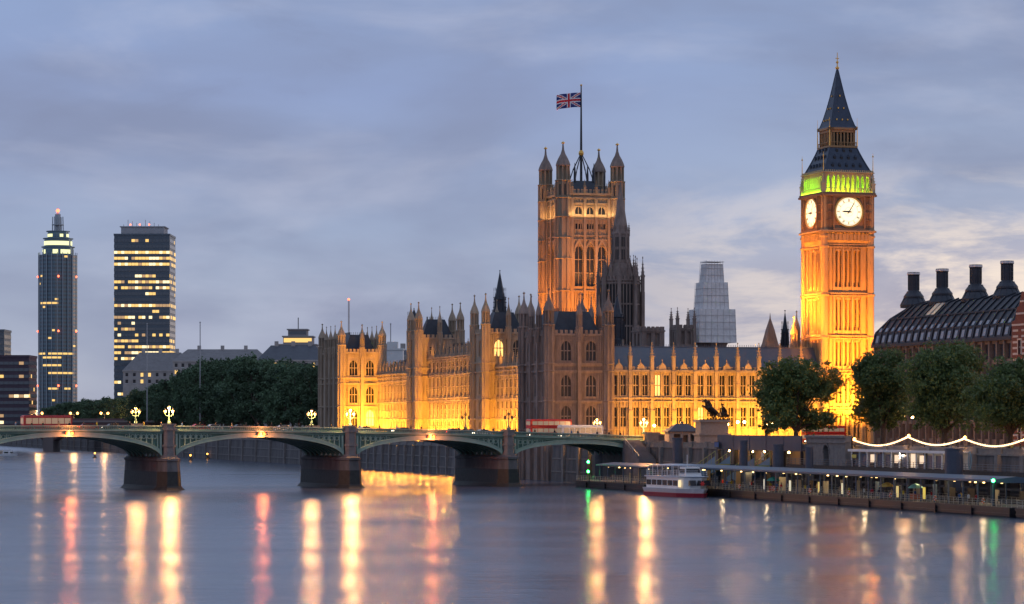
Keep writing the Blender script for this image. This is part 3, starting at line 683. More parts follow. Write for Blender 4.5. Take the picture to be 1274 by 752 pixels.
for fi, T in enumerate(faces4):
    Tc = lambda a, d, z, T=T: T(a, d+e, z)
    c_ = Wt/2; zc = 58.45; r_ = 3.55; n = 40
    ci = lambda r, k, off=0: (c_+r*sin(2*pi*k/n), zc+r*cos(2*pi*k/n))
    m1 = MB(); m1.T = Tc; m1.ext([ci(r_, k) for k in range(n)], .02, .12)
    dial = m1.build('clock_dial', DIAL, CT)
    m2 = MB(); m2.T = Tc
    for k in range(n): m2.ext([ci(r_, k), ci(r_, k+1), ci(r_+.42, k+1), ci(r_+.42, k)], .0, .32)
    m2.build('dial_rim', GILT, dial)
    m3 = MB(); m3.T = Tc
    def thin(rin, rout):
        for k in range(n): m3.ext([ci(rin, k), ci(rin, k+1), ci(rout, k+1), ci(rout, k)], .13, .16)
    thin(3.28, 3.33); thin(2.42, 2.47); thin(1.1, 1.14)
    num = ['XII','I','II','III','IIII','V','VI','VII','VIII','IX','X','XI']
    def stroke(x0, z0, x1, z1, w_):      # in dial plane
        dx, dz = x1-x0, z1-z0; ll = sqrt(dx*dx+dz*dz); px, pz = -dz/ll*w_/2, dx/ll*w_/2
        m3.ext([(x0+px, z0+pz), (x1+px, z1+pz), (x1-px, z1-pz), (x0-px, z0-pz)], .13, .17)
    for k, s_ in enumerate(num):
        A = 2*pi*k/12; cw_ = {'I': .13, 'V': .3, 'X': .3}; tot = sum(cw_[ch] for ch in s_); x = -tot/2
        P2 = lambda u, v: (c_+(u*cos(A)+v*sin(A)), zc+(-u*sin(A)+v*cos(A)))
        for ch in s_:
            w0 = cw_[ch]; segs = {'I': [(.5,0,.5,1)], 'V': [(.1,1,.5,0),(.9,1,.5,0)], 'X': [(.1,0,.9,1),(.9,0,.1,1)]}[ch]
            for (a, b_, c2, d2) in segs:
                p, q = P2(x+a*w0, 2.55+b_*.62), P2(x+c2*w0, 2.55+d2*.62); stroke(*p, *q, .075)
            x += w0
    for k in range(60):
        A = 2*pi*k/60; stroke(c_+3.33*sin(A), zc+3.33*cos(A), c_+3.48*sin(A), zc+3.48*cos(A), .05)
    m3.build('numerals', BLACKP, dial)
    for nm, ang, ln, w0, dd in (('minute_hand', 33, 3.1, .2, .3), ('hour_hand', 272.5, 2.0, .36, .24)):
        m4 = MB(); m4.T = Tc; A = radians(ang); ux, uz = sin(A), cos(A); px, pz = uz, -ux
        Q = lambda u, v: (c_+ux*u+px*v, zc+uz*u+pz*v)
        m4.ext([Q(-.7,-w0*.8), Q(-.5,0-w0*.4), Q(0,-w0*.6), Q(ln*.75,-w0*.45), Q(ln,0), Q(ln*.75,w0*.45), Q(0,w0*.6), Q(-.5,w0*.4), Q(-.7,w0*.8)], dd-.04, dd)
        m4.ext([ (c_+.28*sin(k*pi/6), zc+.28*cos(k*pi/6)) for k in range(12)], dd-.05, dd+.03)
        m4.build(nm, BLACKP, dial)
# belfry
BELF = mat('belfry_pale_stone', (.52,.46,.30), .8, noise=.25)
mb = MB(); mb.box(2.6, Wt-2.6, 2.6, Wt-2.6, 62.9, 68.2); mb.box(-.9, Wt+.9, -.9, Wt+.9, 63.3, 63.34)
bf = mb.build('belfry_core', BELF, CT)
mb = MB()
for T in faces4:
    mb.T = lambda a, d, z, T=T: T(a, d+.35, z)
    nn = 9; p_ = (Wt-.6)/nn
    for k in range(nn+1):
        x = .3+p_*k; mb.box(x-.2, x+.2, -.5, .1, 63.3, 67.9)
        if k < nn:
            xm = x+p_/2
            mb.ext([(x+.2, 66.6), (x+.2, 67.9), (xm, 67.9), (xm-.1, 67.6), (xm-.35, 67.1)], -.4, .04); mb.ext([(x+p_-.2, 66.6), (xm+.35, 67.1), (xm+.1, 67.6), (xm, 67.9), (x+p_-.2, 67.9)], -.4, .04)
    mb.box(-.35, Wt+.35, -.5, .2, 67.9, 68.3); mb.box(-.5, Wt+.5, -.5, .6, 68.3, 68.55)
    for k in range(22): x = .1+k*(Wt-.2)/21; mb.box(x-.14, x+.14, .25, .5, 68.55, 69.0)
    mb.box(-.9, Wt+.9, .45, .6, 63.3, 63.42)
    for k in range(25): x = -.6+k*(Wt+1.2)/24; mb.box(x-.06, x+.06, .45, .6, 63.3, 64.4)
    mb.box(-.9, Wt+.9, .43, .62, 64.35, 64.5)
mb.build('belfry_arcade', BELF, bf)
for (x, y) in ((-.5,-.5),(Wt+.5,-.5),(-.5,Wt+.5),(Wt+.5,Wt+.5)):
    mb = MB(); pinnacle(mb, x, y, 62.8, .9, 6.2); mb.lathe(x, y, [(.12,68.8),(.05,72.4),(.28,72.5),(.05,72.9),(.02,73.6)], 6, 1); mb.build('corner_pinnacle', [BELF, GILT], CT)
# lower roof
ROOFC = mat('tower_roof_iron', (.05,.07,.11), .42, .35, nscale=.8, col2=(.035,.048,.075))
cx = Wt/2
mb = MB(); prof = [(6.6,68.55),(6.25,69.0),(5.6,70.4),(4.9,72.0),(4.25,73.6),(3.75,75.0)]
for (h0, z0), (h1, z1) in zip(prof, prof[1:]): mb.frus(cx-h0,cx+h0,cx-h0,cx+h0,z0,cx-h1,cx+h1,cx-h1,cx+h1,z1)
for sx, sy in ((1,1),(1,-1),(-1,1),(-1,-1)):
    for (h0, z0), (h1, z1) in zip(prof, prof[1:]): mb.tube((cx+sx*h0,cx+sy*h0,z0+.05),(cx+sx*h1,cx+sy*h1,z1+.05),.16,n=4)
lr = mb.build('lower_roof', ROOFC, CT)
C4 = [lambda a, d, z: (cx+a, cx-d, z), lambda a, d, z: (cx-d, cx-a, z), lambda a, d, z: (cx+d, cx+a, z), lambda a, d, z: (cx-a, cx+d, z)]
for T in C4:
    for row, (hz, hh, cnt) in enumerate(((69.9, 5.75, 5), (72.0, 4.85, 4), (73.9, 4.1, 3))):
        for k in range(cnt):
            x = (k-(cnt-1)/2)*1.9; mb = MB(); mb.T = T
            mb.box(x-.3, x+.3, hh-.8, hh+.12, hz-.1, hz+.5, 1); mb.ext([(x-.38, hz+.5), (x+.38, hz+.5), (x, hz+1.1)], hh-1.2, hh+.2, 0)
            mb.build('dormer', [ROOFC, BLACKP], lr)
# lantern stage
mb = MB(); mb.box(cx-3.9,cx+3.9,cx-3.9,cx+3.9,75,75.5); mb.box(cx-2.5,cx+2.5,cx-2.5,cx+2.5,75.5,79.6,1)
for T in C4:
    mb.T = T
    for k in range(8): x = -3.3+k*6.6/7; mb.box(x-.2,x+.2,2.9,3.35,75.5,79.3)
    mb.box(-3.45,3.45,2.6,3.5,78.9,79.6); mb.box(-3.9,3.9,2.6,3.9,79.6,80.1)
    mb.box(-3.9,3.9,3.75,3.87,76.3,76.42)
    for k in range(12): x=-3.8+k*7.6/11; mb.box(x-.05,x+.05,3.75,3.87,75.5,76.3)
mb.build('lantern_stage', [mat('lantern_gilded_iron', (.33,.2,.1), .5, .3), DARKIRON], CT)
for sx, sy in ((1,1),(1,-1),(-1,1),(-1,-1)):
    mb = MB(); mb.lathe(cx+sx*3.8,cx+sy*3.8,[(.16,75.4),(.1,80),(.22,80.2),(.05,80.5),(.03,82.6)],6); mb.build('finial', GILT, CT)
mb = MB(); prof = [(3.9,80.1),(3.4,80.6),(2.75,82.6),(2.1,85.2),(1.45,88.2),(.85,91.4),(.35,94.2),(.16,95.2)]
for (h0, z0), (h1, z1) in zip(prof, prof[1:]): mb.frus(cx-h0,cx+h0,cx-h0,cx+h0,z0,cx-h1,cx+h1,cx-h1,cx+h1,z1)
for sx, sy in ((1,1),(1,-1),(-1,1),(-1,-1)):
    for (h0, z0), (h1, z1) in zip(prof, prof[1:]): mb.tube((cx+sx*h0,cx+sy*h0,z0),(cx+sx*h1,cx+sy*h1,z1),.1,n=4)
sp = mb.build('spire', ROOFC, CT)
mb = MB()
for T in C4:
    mb.T = T
    for hz, hh, cnt in ((82.0,2.95,3),(85.0,2.15,2),(88.2,1.45,1)):
        for k in range(cnt): x=(k-(cnt-1)/2)*1.5; mb.box(x-.16,x+.16,hh-.5,hh+.2,hz,hz+.4)
mb.T=None; mb.lathe(cx,cx,[(.16,95.2),(.5,95.5),(.5,95.8),(.16,96.1),(.14,96.8),(.36,97.0),(.36,97.2),(.12,97.5),(.08,99.6)],8)
mb.box(cx-.5,cx+.5,cx-.05,cx+.05,98.0,98.18)
mb.build('gilded_finial', GILT, sp)

# ================================================================== GREAT SQUARE (flag) TOWER
VT = thing('square_tower', 'massive square gothic tower with four corner turrets and a flagpole', 'tower', pal(80, 234, 9.0), A17)
W = 19.2
STV = mat('great_tower_stone', (.38,.30,.22), .88, nscale=1.0, col2=(.25,.195,.145), bump=.5, bscale=2, zstreak=True)
f4 = [lambda a, d, z: (a, -d, z), lambda a, d, z: (-d, W-a, z), lambda a, d, z: (W+d, a, z), lambda a, d, z: (W-a, W+d, z)]
mb = MB(); mb.box(1, W-1, 1, W-1, 0, 81)
wn_ = []
for fi, T in enumerate(f4):
    mb.T = T; ops = []
    xs3 = [W/2-4.1, W/2, W/2+4.1]
    for x in xs3:
        for (a, b_, hw) in ((20,34,1.35),(51.0,64.5,1.35),(70.2,72.0,1.2),(75.2,77.8,1.25)): ops.append((x-hw, x+hw, a, b_)); wn_.append((T, x-hw, x+hw, a, b_, fi))
        for q in (-.9, .0, .9):
            pass
    a0, a1 = (0, W) if fi in (0,3) else (.8, W-.8)
    wallop(mb, a0, a1, 0, 82.3, ops)
    for z in (18, 36, 42.5, 49.2, 66.4, 67.8, 73.2, 74.2, 78.6, 80.4): mb.box(.2, W-.2, -.1, .38, z, z+.42)
    for (a, b_) in ((2,17.6),(36.6,42.2),(43,49),(66.9,67.7),(68.4,73),(78.9,80.3)):
        ribs(mb, 2.2, W-2.2, a, b_, .95, .22, .22)
    for x in (W/2-6.5, W/2-2.05, W/2+2.05, W/2+6.5): mb.box(x-.45, x+.45, 0, .65, 0, 80.5); pinnacle(mb, x, .2, 82.3, .8, 4.5)
    for x in xs3:    # ogee hoods over the great windows
        mb.ext([(x-1.7,62.4),(x-1.35,62.6),(x-1.2,64),(x,65.8),(x+1.2,64),(x+1.35,62.6),(x+1.7,62.4),(x+1.5,64.4),(x,67.2),(x-1.5,64.4)], 0, .45)
        for k in range(4): mb.ext([(x-1.6+k*.85,43.3),(x-1.0+k*.85,43.3),(x-1.3+k*.85,48.5)], 0, .35)
    crenel(mb, 1.8, W-1.8, 82.3, 1.3, .8, -.4, .25); mb.box(1, W-1, -.6, .5, 81.6, 82.3)
vb = mb.build('body', STV, VT)
for T, a, b_, z0, z1, fi in wn_: gwin(vb, T, a, b_, z0, z1, 2, 2 if z1-z0 > 6 else 0, z1-z0 > 2, stone=STV)
for (x, y) in ((0,0),(W,0),(0,W),(W,W)):
    mb = MB(); turret(mb, x, y, 0, 86.4, 2.25, 99.6, 0, 1, 2, bands=(18,36,49.2,60,67,74,80.4))
    for k in range(8):      # belfry-like slots near the head
        a = k*pi/4; mb.T = lambda p, q, z, a=a, x=x, y=y: (x+(2.1+q)*cos(a)-p*sin(a), y+(2.1+q)*sin(a)+p*cos(a), z)
        mb.box(-.28,.28,-.2,.03,81.4,85,3); mb.box(-.4,-.28,-.2,.16,81.2,85.3,0); mb.box(.28,.4,-.2,.16,81.2,85.3,0)
    mb.T = None
    mb.build('corner_turret', [STV, STONE_D, GILT, BLACKP], VT)
# iron crown roof and flagpole
mb = MB(); c_ = W/2
mb.frus(2.5,W-2.5,2.5,W-2.5,82.2,c_-3.2,c_+3.2,c_-3.2,c_+3.2,87)
for sx, sy in ((1,1),(1,-1),(-1,1),(-1,-1)):
    mb.tube((c_+sx*3.4,c_+sy*3.4,86.5),(c_+sx*2.2,c_+sy*2.2,91),.2,.16); mb.tube((c_+sx*2.2,c_+sy*2.2,91),(c_+sx*.3,c_+sy*.3,96),.22,.15)
    mb.lathe(c_+sx*3.4,c_+sy*3.4,[(.45,86.5),(.4,89.8),(.08,93)],6); mb.lathe(c_+sx*6.2,c_+sy*6.2,[(.3,83),(.3,88.5),(.04,91.6)],6)
mb.build('iron_crown', IRONROOF, VT)
mb = MB(); mb.lathe(c_, c_, [(.45,86),(.42,97),(.3,110),(.2,119.5)], 8); mb.sphere((c_,c_,119.7), .38, 8, 1)
fp = mb.build('flagpole', [DARKIRON, GILT], VT)
mb = MB(); mb.sphere((c_,c_,96.6), .9, 10, 0, 1.3); mb.build('gilded_finial', GILT, VT)
# union flag: one wavy cloth mesh, colours as faces
nx, ny = 48, 28; FW, FH = 8.6, 4.9
fv = []
for j in range(ny+1):
    for i in range(nx+1):
        u, v_ = i/nx, j/ny
        fv.append((-u*FW*.95-.2, .55*sin(u*7.5+v_*.8)*(.2+u), -v_*FH-u*u*1.1+.15*sin(u*9)*u))
ff = []; fm = []
for j in range(ny):
    for i in range(nx):
        a = j*(nx+1)+i; ff.append((a, a+1, a+nx+2, a+nx+1))
        u, v_ = (i+.5)/nx*2-1, (j+.5)/ny*2-1; X = u*2; Y = v_*1.14
        mi = 0
        dg = min(abs(Y-X*.57), abs(Y+X*.57))/1.15
        if dg < .2: mi = 1
        if dg < .075: mi = 2
        if abs(X) < .34 or abs(Y) < .34: mi = 1
        if abs(X) < .2 or abs(Y) < .2: mi = 2
        fm.append(mi)
me = bpy.data.meshes.new('flag'); me.from_pydata(fv, [], ff)
for m_ in (mat('flag_blue', (.02,.035,.2), .8), mat('flag_white', (.75,.75,.78), .8), mat('flag_red', (.6,.02,.04), .8)): me.materials.append(m_)
me.polygons.foreach_set('material_index', fm); me.shade_smooth()
fl = link('flag', me); wx, wy, _ = pal(80+c_, 234+c_); fl.location = (wx, wy, 126.2); fl.rotation_euler = (0, 0, radians(8))
sm_ = fl.modifiers.new('s', 'SOLIDIFY'); sm_.thickness = .04
tag(fl, 'red, white and blue flag blowing from the pole on the square tower', 'flag')

# ================================================================== CENTRAL OCTAGON TOWER
OT = thing('octagonal_tower', 'dark octagonal lantern tower with slender spire in front of the square tower', 'tower', pal(64, 130, 9), A17)
mb = MB(); mb.lathe(0,0,[(7.4,10),(7.4,24),(6.6,25),(5.6,26),(5.6,47.6)],8)
for k in range(8):
    a = k*pi/4; rr_ = 5.6*cos(pi/8)
    T = lambda p, q, z, a=a, rr_=rr_: ((rr_+q)*cos(a)-p*sin(a), (rr_+q)*sin(a)+p*cos(a), z)
    mb.T = T
    for x in (-2.1,-1.05,0,1.05,2.1): mb.box(x-.16,x+.16,-.1,.35,27,47)
    for z in (26.5,33.5,40,46.2): mb.box(-2.3,2.3,-.1,.4,z,z+.5)
    for x in (-1.58,-.52,.52,1.58): mb.box(x-.36,x+.36,-.1,.04,28,46,1)
    crenel(mb,-2.2,2.2,47.6,1,.6,-.3,.3); mb.box(-2.3,2.3,-.3,.45,47.1,47.6)
mb.T = None
ob = mb.build('body', [STONE_D, BLACKP], OT)
for k in range(8):
    a = pi/8+k*pi/4; mb = MB(); x, y = 6.6*cos(a), 6.6*sin(a)
    mb.box(x-.5,x+.5,y-.5,y+.5,10,44); pinnacle(mb,x,y,44,.9,10.5); mb.build('buttress', STONE_D, ob)
mb = MB(); mb.lathe(0,0,[(4.2,47.6),(3.3,51),(2.5,52.5),(2.5,61)],8)
for k in range(8):
    a = k*pi/4; mb.T = lambda p, q, z, a=a: ((2.31+q)*cos(a)-p*sin(a), (2.31+q)*sin(a)+p*cos(a), z)
    mb.box(-.5,.5,-.1,.04,53.5,56.5,1); mb.box(-.5,.5,-.1,.04,57.3,60.2,1); mb.box(-.08,.08,0,.14,53.5,60.2)
    for s_ in (-1,1): mb.box(s_*.85-.14,s_*.85+.14,-.1,.2,52.5,61)
    mb.T = None; a += pi/8
    x, y = 3.9*cos(a), 3.9*sin(a); mb.tube((x,y,49.5),(x*.62,y*.62,54.5),.2); pinnacle(mb,x,y,47.5,.7,7.5)
    pinnacle(mb,2.5*cos(a),2.5*sin(a),60.5,.5,4)
mb.lathe(0,0,[(2.7,61),(2.75,61.4),(2.2,62.5),(1.5,67),(.9,71.5),(.35,75.2),(.1,77)],8)
mb.sphere((0,0,77.2),.3,8)
mb.build('spire', [STONE_D, BLACKP], ob)

# lesser towers and spires above the roofs --------------------------
def lantern_spire(name, label, v, s, z0, zb, tip, r, m=IRONROOF, loc_n=8):
    ro = thing(name, label, 'spire', pal(v, s, z0), A17)
    mb = MB(); h = zb-z0; H_ = tip-zb
    mb.lathe(0,0,[(r*1.05,-8),(r*1.05,h*.3),(r*.9,h*.35),(r*.9,h),(r*1.1,h+.2)],loc_n)
    for k in range(loc_n):
        a = pi/loc_n+k*2*pi/loc_n; pinnacle(mb, r*cos(a), r*sin(a), h*.3, .35, h*.9+1)
    mb.build('lantern', m, ro)
    mb = MB(); mb.lathe(0,0,[(r*1.0,h+.2),(r*.7,h+H_*.25),(r*.38,h+H_*.6),(r*.1,h+H_*.9),(.03,h+H_)],loc_n); mb.sphere((0,0,h+H_),.2,6); mb.build('roof', m, ro)
lantern_spire('lantern_spire', 'dark lead lantern spire rising beside the nearest pavilion roof', 26.4, 25, 33, 41, 46.8, 1.7)
lantern_spire('lantern_spire', 'slender dark spire behind the middle tower of the golden river front', 20, 108, 36, 49, 57.4, 1.7)
lantern_spire('lantern_spire', 'small dark spire above the far wing of the river front', 14.5, 182, 32, 45, 49.5, 2.0)
lantern_spire('lantern_spire', 'thin spirelet between the gabled turret and the clock tower', 76.5, 34, 28, 38, 43.8, .9)
def sq_tower(label, v, s, w_, d, z0, zt_, tip, m, pin=True):
    ro = thing('roof_tower', label, 'tower', pal(v, s, z0), A17)
    mb = MB(); h = zt_-z0; mb.box(.6,w_-.6,.6,d-.6,-9,h-.4,0)
    for T, Ln in ((lambda a,dd,z:(a,-dd,z), w_), (lambda a,dd,z:(-dd,a,z), d), (lambda a,dd,z:(w_+dd,a,z), d), (lambda a,dd,z:(a,d+dd,z), w_)):
        mb.T = T; e_ = 0 if Ln == w_ and T(0,0,0)[1] in (0,d) and T(1,0,0)[0] == 1 else .5
        wallop(mb, e_, Ln-e_, -9, h, [(Ln*.22,Ln*.42,h*.3,h*.85),(Ln*.58,Ln*.78,h*.3,h*.85)], .5)
        crenel(mb,.2,Ln-.2,h,.9,.7,-.4,.12); mb.box(0,Ln,0,.25,h-.5,h-.1); mb.box(0,Ln,0,.2,h*.2,h*.2+.25)
    mb.T = None; mb.build('body', m, ro)
    if pin:
        for x, y in ((0,0),(w_,0),(0,d),(w_,d)):
            p = MB(); p.box(x-.45,x+.45,y-.45,y+.45,-9,h); pinnacle(p,x,y,h,.8,tip-zt_); p.build('pinnacle', m, ro)
sq_tower('low battlemented stone block between the octagonal tower and the small pinnacled tower', 46.3, 62, 6.6, 8, 33, 39.4, 41, STONE_D, False)
sq_tower('small square tower with four pinnacles beside the sheeted scaffold', 61.5, 75, 5, 5, 34, 40.5, 46.2, STONE_D)
# sheeted scaffold tower
SH = thing('scaffold_tower', 'tower wrapped in stepped white scaffold sheeting behind the north range', 'scaffolding', pal(69.6, 78, 32), A17)
SHEET = mat('scaffold_sheeting', (.86,.85,.86), .7, noise=.3, nscale=.5, col2=(.62,.62,.64), bump=.8, bscale=1.2)
mb = MB(); pl = MB(); stg = [(-.6,10.6,0,9.5,4.6,14.0),(1.1,8.9,1.4,8.3,14.05,21.6),(2.3,7.9,2.6,7.4,21.65,26.8)]
for i, (a,b_,c2,d2,z0,z1) in enumerate(stg):
    t_ = .45
    mb.frus(a,b_,c2,d2,z0,a+t_,b_-t_*.5,c2+t_,d2-t_,z1)
    k = z0+1.9
    while k < z1: pl.box(a-.12+t_*(k-z0)/(z1-z0),b_+.12-t_*.5*(k-z0)/(z1-z0),c2-.12+t_*(k-z0)/(z1-z0),d2+.12-t_*(k-z0)/(z1-z0),k,k+.1); k += 1.9
    n = 6
    for q in range(n+1):
        x = a+(b_-a)*q/n; x2 = a+t_+(b_-a-1.5*t_)*q/n; pl.tube((x,c2-.1,z0),(x2,c2+t_-.1,z1+(.9 if i==2 else 0)),.05,n=4)
        y = c2+(d2-c2)*q/n; pl.tube((a-.1,y,z0),(a+t_-.1,y,z1+(.9 if i==2 else 0)),.05,n=4)
mb.build('sheeting', SHEET, SH)
pl.box(2.6,7.9,2.3,7.3,27.3,27.4); pl.build('scaffold_pole', mat('galvanised_tube', (.55,.54,.55), .6, .2), SH)
mb = MB(); mb.lathe(5.1,4.8,[(2.6,-8),(2.6,1),(4.6,4.6)],8); mb.box(.5,9.7,.5,9,-3,1.6); mb.build('tower_base', STONE_D, SH)
# gabled turret
ro = thing('gabled_turret', 'gabled stone ventilation turret above the range beside the clock tower', 'turret', pal(70.6, 30, 24), A17)
mb = MB(); mb.box(-1.9,1.9,-1.9,1.9,-4,9.5)
for q in (-1.1,0,1.1): mb.box(q-.3,q+.3,-2.02,-1.9,5,8.6,1)
mb.lathe(0,0,[(3.0,9.5),(2.3,11),(1.3,14.5),(.2,17.5),(.04,19)],4)
for sx in (-1,1): pinnacle(mb, sx*2.1,-2.1,4,.55,8)
mb.build('body', [STONE_D, BLACKP], ro)
for (v, s, z, tip, lab) in ((68.5, 9, 24, 41.5, 'golden pinnacle turret standing just beside the clock tower'), (72.6, 17, 24, 43.2, 'slim turret close behind the golden pinnacle turret')):
    ro = thing('stair_turret', lab, 'turret', pal(v, s, z), A17); mb = MB(); turret(mb,0,0,-15,(tip-z)*.58,.9,tip-z,0,0); mb.build('body', STONE, ro)
# roof mast above far pavilion
ro = thing('radio_mast', 'thin lattice mast with a red lamp behind the far pavilion', 'mast', pal(15, 270, 9), A17)
mb = MB()
for k in range(3): a=k*2*pi/3; mb.tube((.5*cos(a),.5*sin(a),0),(.2*cos(a),.2*sin(a),47),.09)
for k in range(20): mb.lathe(0,0,[(.5-.3*k/20,k*2.3),(.5-.3*k/20,k*2.3+.1)],3)
mb.build('lattice', mat('mast_paint', (.5,.45,.45), .6), ro); mb = MB(); mb.sphere((0,0,47.2),.4,8); mb.build('warning_lamp', mat('red_warning', (1,.1,.05), .5, emit=(1,.12,.05), es=6), ro)
# ================================================================== OFFICE BLOCK WITH CHIMNEYS
OB = thing('office_block', 'dark-roofed stone office block with tall black roof chimneys behind the trees', 'office building', pal(74, -100, 9), A17)
Ln, Dp = 71, 36; TP = lambda a, d, z: (-d, a, z); TE = lambda a, d, z: (a, -d, z)
TAN = mat('buff_sandstone', (.22,.185,.165), .8, noise=.3, nscale=.8)
DGL = mat('blue_office_glass', (.05,.07,.10), .12, spec=.8)
PGL = mat('pale_office_glass', (.2,.24,.3), .15, spec=.8)
mb = MB(); nb = 20
ops = []
for i in range(nb):
    c_ = (i+.5)*Ln/nb
    for k in range(5): ops.append((c_-1.35, c_+1.35, 1.5+k*4.4, 4.9+k*4.4))
mb.T = TP; wallop(mb, 0, Ln, 0, 24, ops, .9)
mb.T = TE; ops2 = []
for i in range(8):
    c_ = 2+(i+.5)*(Dp-2)/8
    for k in range(5): ops2.append((c_-1.4, c_+1.4, 1.5+k*4.4, 4.9+k*4.4))
wallop(mb, .9, Dp, 0, 24, ops2, .9); mb.T = None
mb.box(1, Dp-.5, 1, Ln-.2, 0, 22.7)
ow = mb.build('wall', [TAN], OB)
for T, oo in ((TP, ops), (TE, ops2)):
    for i, (a, b_, z0, z1) in enumerate(oo):
        if T is TP and z0 < 5: continue
        if T is TE and z0 < 9: continue
        m_ = MB(); m_.T = T; m_.box(a, b_, -.6, -.5, z0, z1, 0); m_.box((a+b_)/2-.08,(a+b_)/2+.08,-.5,-.3,z0,z1,1); m_.box(a,b_,-.5,-.25,z0-.0,z0+.5,1); m_.box(a,b_,-.5,-.3,z1-1.1,z1-1.0,1)
        m_.build('window', [LITGLASS if i in (33, 58, 76) else DGL, DARKIRON], ow)
mb = MB(); mb.T = TP
for i in range(nb+1):
    x = i*Ln/nb; mb.box(x-.3, x+.3, 0, .55, 0, 23.3)
mb.T = TE
for i in range(9): mb.box(2+i*(Dp-2)/8-.3, 2+i*(Dp-2)/8+.3, 0, .5, 0, 23.3)
mb.build('pier', TAN, ow)
# mansard roof in three slopes, hipped ends
mb = MB(); prof = [(-.8,24.0),(-.2,26.6),(2.2,30.0),(5.4,33.0),(8.0,34.0)]
for (i0, z0), (i1, z1) in zip(prof, prof[1:]): mb.frus(i0,Dp-i0,i0,Ln-i0*1.6,z0,i1,Dp-i1,i1,Ln-i1*1.6,z1)
mb.frus(-1,Dp+1,-1,Ln+1,23.2,-1,Dp+1,-1,Ln+1,24.0)
rf = mb.build('roof', IRONROOF, OB)
mb = MB()
for i in range(nb*1+1):
    y = .2+i*(Ln-.4)/nb
    yy = min(y, Ln)
    for (i0, z0), (i1, z1) in zip(prof, prof[1:]):
        y0 = min(max(y, i0), Ln-i0*1.6); y1 = min(max(y, i1), Ln-i1*1.6)
        mb.tube((i0-.05, y0, z0+.1), (i1-.05, y1, z1+.12), .3, n=4)
for i in range(9):
    x = 1+i*(Dp-2)/8
    for (i0, z0), (i1, z1) in zip(prof, prof[1:]):
        mb.tube((max(x,i0), i0-.05, z0+.1), (max(x,i1), i1-.05, z1+.12), .3, n=4)
for z, q in ((26.6,0),(30.0,2.2)): mb.box(q-.35,q+.1,q,Ln-q*1.6,z-.1,z+.25)
mb.build('roof_rib', mat('bronze_roof_duct', (.04,.045,.06), .4, .5), rf)
for i in range(nb):
    y = .2+(i+.5)*(Ln-.4)/nb
    m_ = MB(); m_.frus(-.85,-.1,y-.7,y+.7,24.4,-.45,.2,y-.7,y+.7,26.1); m_.build('dormer_window', PGL, rf); m_ = MB(); m_.frus(-.05,1.0,y-.6,y+.6,27.0,.45,1.2,y-.6,y+.6,27.9); m_.build('dormer_window', PGL, rf)
m_ = MB(); m_.add([(2.2,44,30.35),(2.2,48.6,30.35),(5.2,48.6,33.2),(5.2,44,33.2)],[(0,1,2,3)]); m_.build('skylight', PGL, rf)
for i, s_ in enumerate((-81.5,-66,-48.6,-33)):
    y = s_+100
    m_ = MB(); m_.lathe(8,y,[(3.2,32.9),(3.3,33.6),(2.7,34.6),(2.3,35.2),(2.45,35.3),(2.45,35.7),(1.9,36.4),(1.4,36.9),(1.25,37.1),(1.25,40.6),(1.5,40.8),(1.5,41.5),(1.3,41.5)],16)
    for k in range(12):
        a = k*pi/6; m_.tube((8+3.2*cos(a),y+3.2*sin(a),33.6),(8+1.5*cos(a),y+1.5*sin(a),36.9),.1,n=4); m_.tube((8+1.33*cos(a),y+1.33*sin(a),37.1),(8+1.33*cos(a),y+1.33*sin(a),40.7),.08,n=4)
    for z in (38.0,39.0,40): m_.lathe(8,y,[(1.38,z),(1.38,z+.12)],16)
    ch = m_.build('chimney', IRONROOF, rf)
    m_ = MB(); m_.lathe(8,y,[(1.55,40.9),(1.58,41.0),(1.58,41.3),(1.5,41.4)],10)
    m_.build('chimney_louvre', mat('pale_metal', (.6,.6,.62), .4, .3), ch)
# striped brick block at the frame edge
SB = thing('brick_building', 'red brick building with white stone bands and a tall gable beside the office block', 'building', pal(72, -129, 9), A17)
BRK = mat('red_brick', (.23,.085,.06), .85, noise=.4, nscale=1.5); BND = mat('white_stone_band', (.58,.52,.46), .8, noise=.2)
mb = MB(); ops = []
for i in range(6):
    c_ = 2.2+i*4
    for k in range(5): ops.append((c_-.8, c_+.8, 1.5+k*4.6, 4.5+k*4.6))
mb.T = TP; wallop(mb, 0, 26, 0, 25, ops, .7, 0)
z = 1
while z < 25: 
    xs_ = 0
    for x0, x1 in [(0,1.4)]+[(3.0+i*4, 5.4+i*4) for i in range(6)]: mb.box(x0, min(x1,26), 0, .07, z, z+.45, 1)
    z += 1.25
mb.T = None; mb.box(.75, 24, .1, 25.9, 0, 24.8)
mb.T = TP; mb.ext([(13,25),(26,25),(26,27),(24.5,27.2),(23.4,30),(22.6,30.3),(21.4,33.2),(17.6,33.2),(16.4,30.3),(15.6,30),(14.5,27.2),(13,27)], -.8, 0, 0)
for z, x0, x1 in ((26,13.2,25.8),(28.4,15.2,23.9),(31,16.9,22)): mb.box(x0,x1,0,.1,z,z+.4,1)
mb.build('wall', [BRK, BND], SB)
for (a,b_,z0,z1) in ops:
    m_ = MB(); m_.T = TP; m_.box(a,b_,-.4,-.3,z0,z1,0); m_.box(a-.25,a,-.2,.12,z0-.2,z1+.2,1); m_.box(b_,b_+.25,-.2,.12,z0-.2,z1+.2,1); m_.box(a-.25,b_+.25,-.2,.15,z1,z1+.35,1); m_.box((a+b_)/2-.06,(a+b_)/2+.06,-.3,-.15,z0,z1,1); m_.box(a,b_,-.3,-.15,(z0+z1)/2-.06,(z0+z1)/2+.06,1)
    m_.build('window', [DGL, BND], SB)
mb = MB(); mb.frus(.5,24,.5,25.5,24.8,7,17,2,24,31.5); mb.build('roof', SLATE, SB)
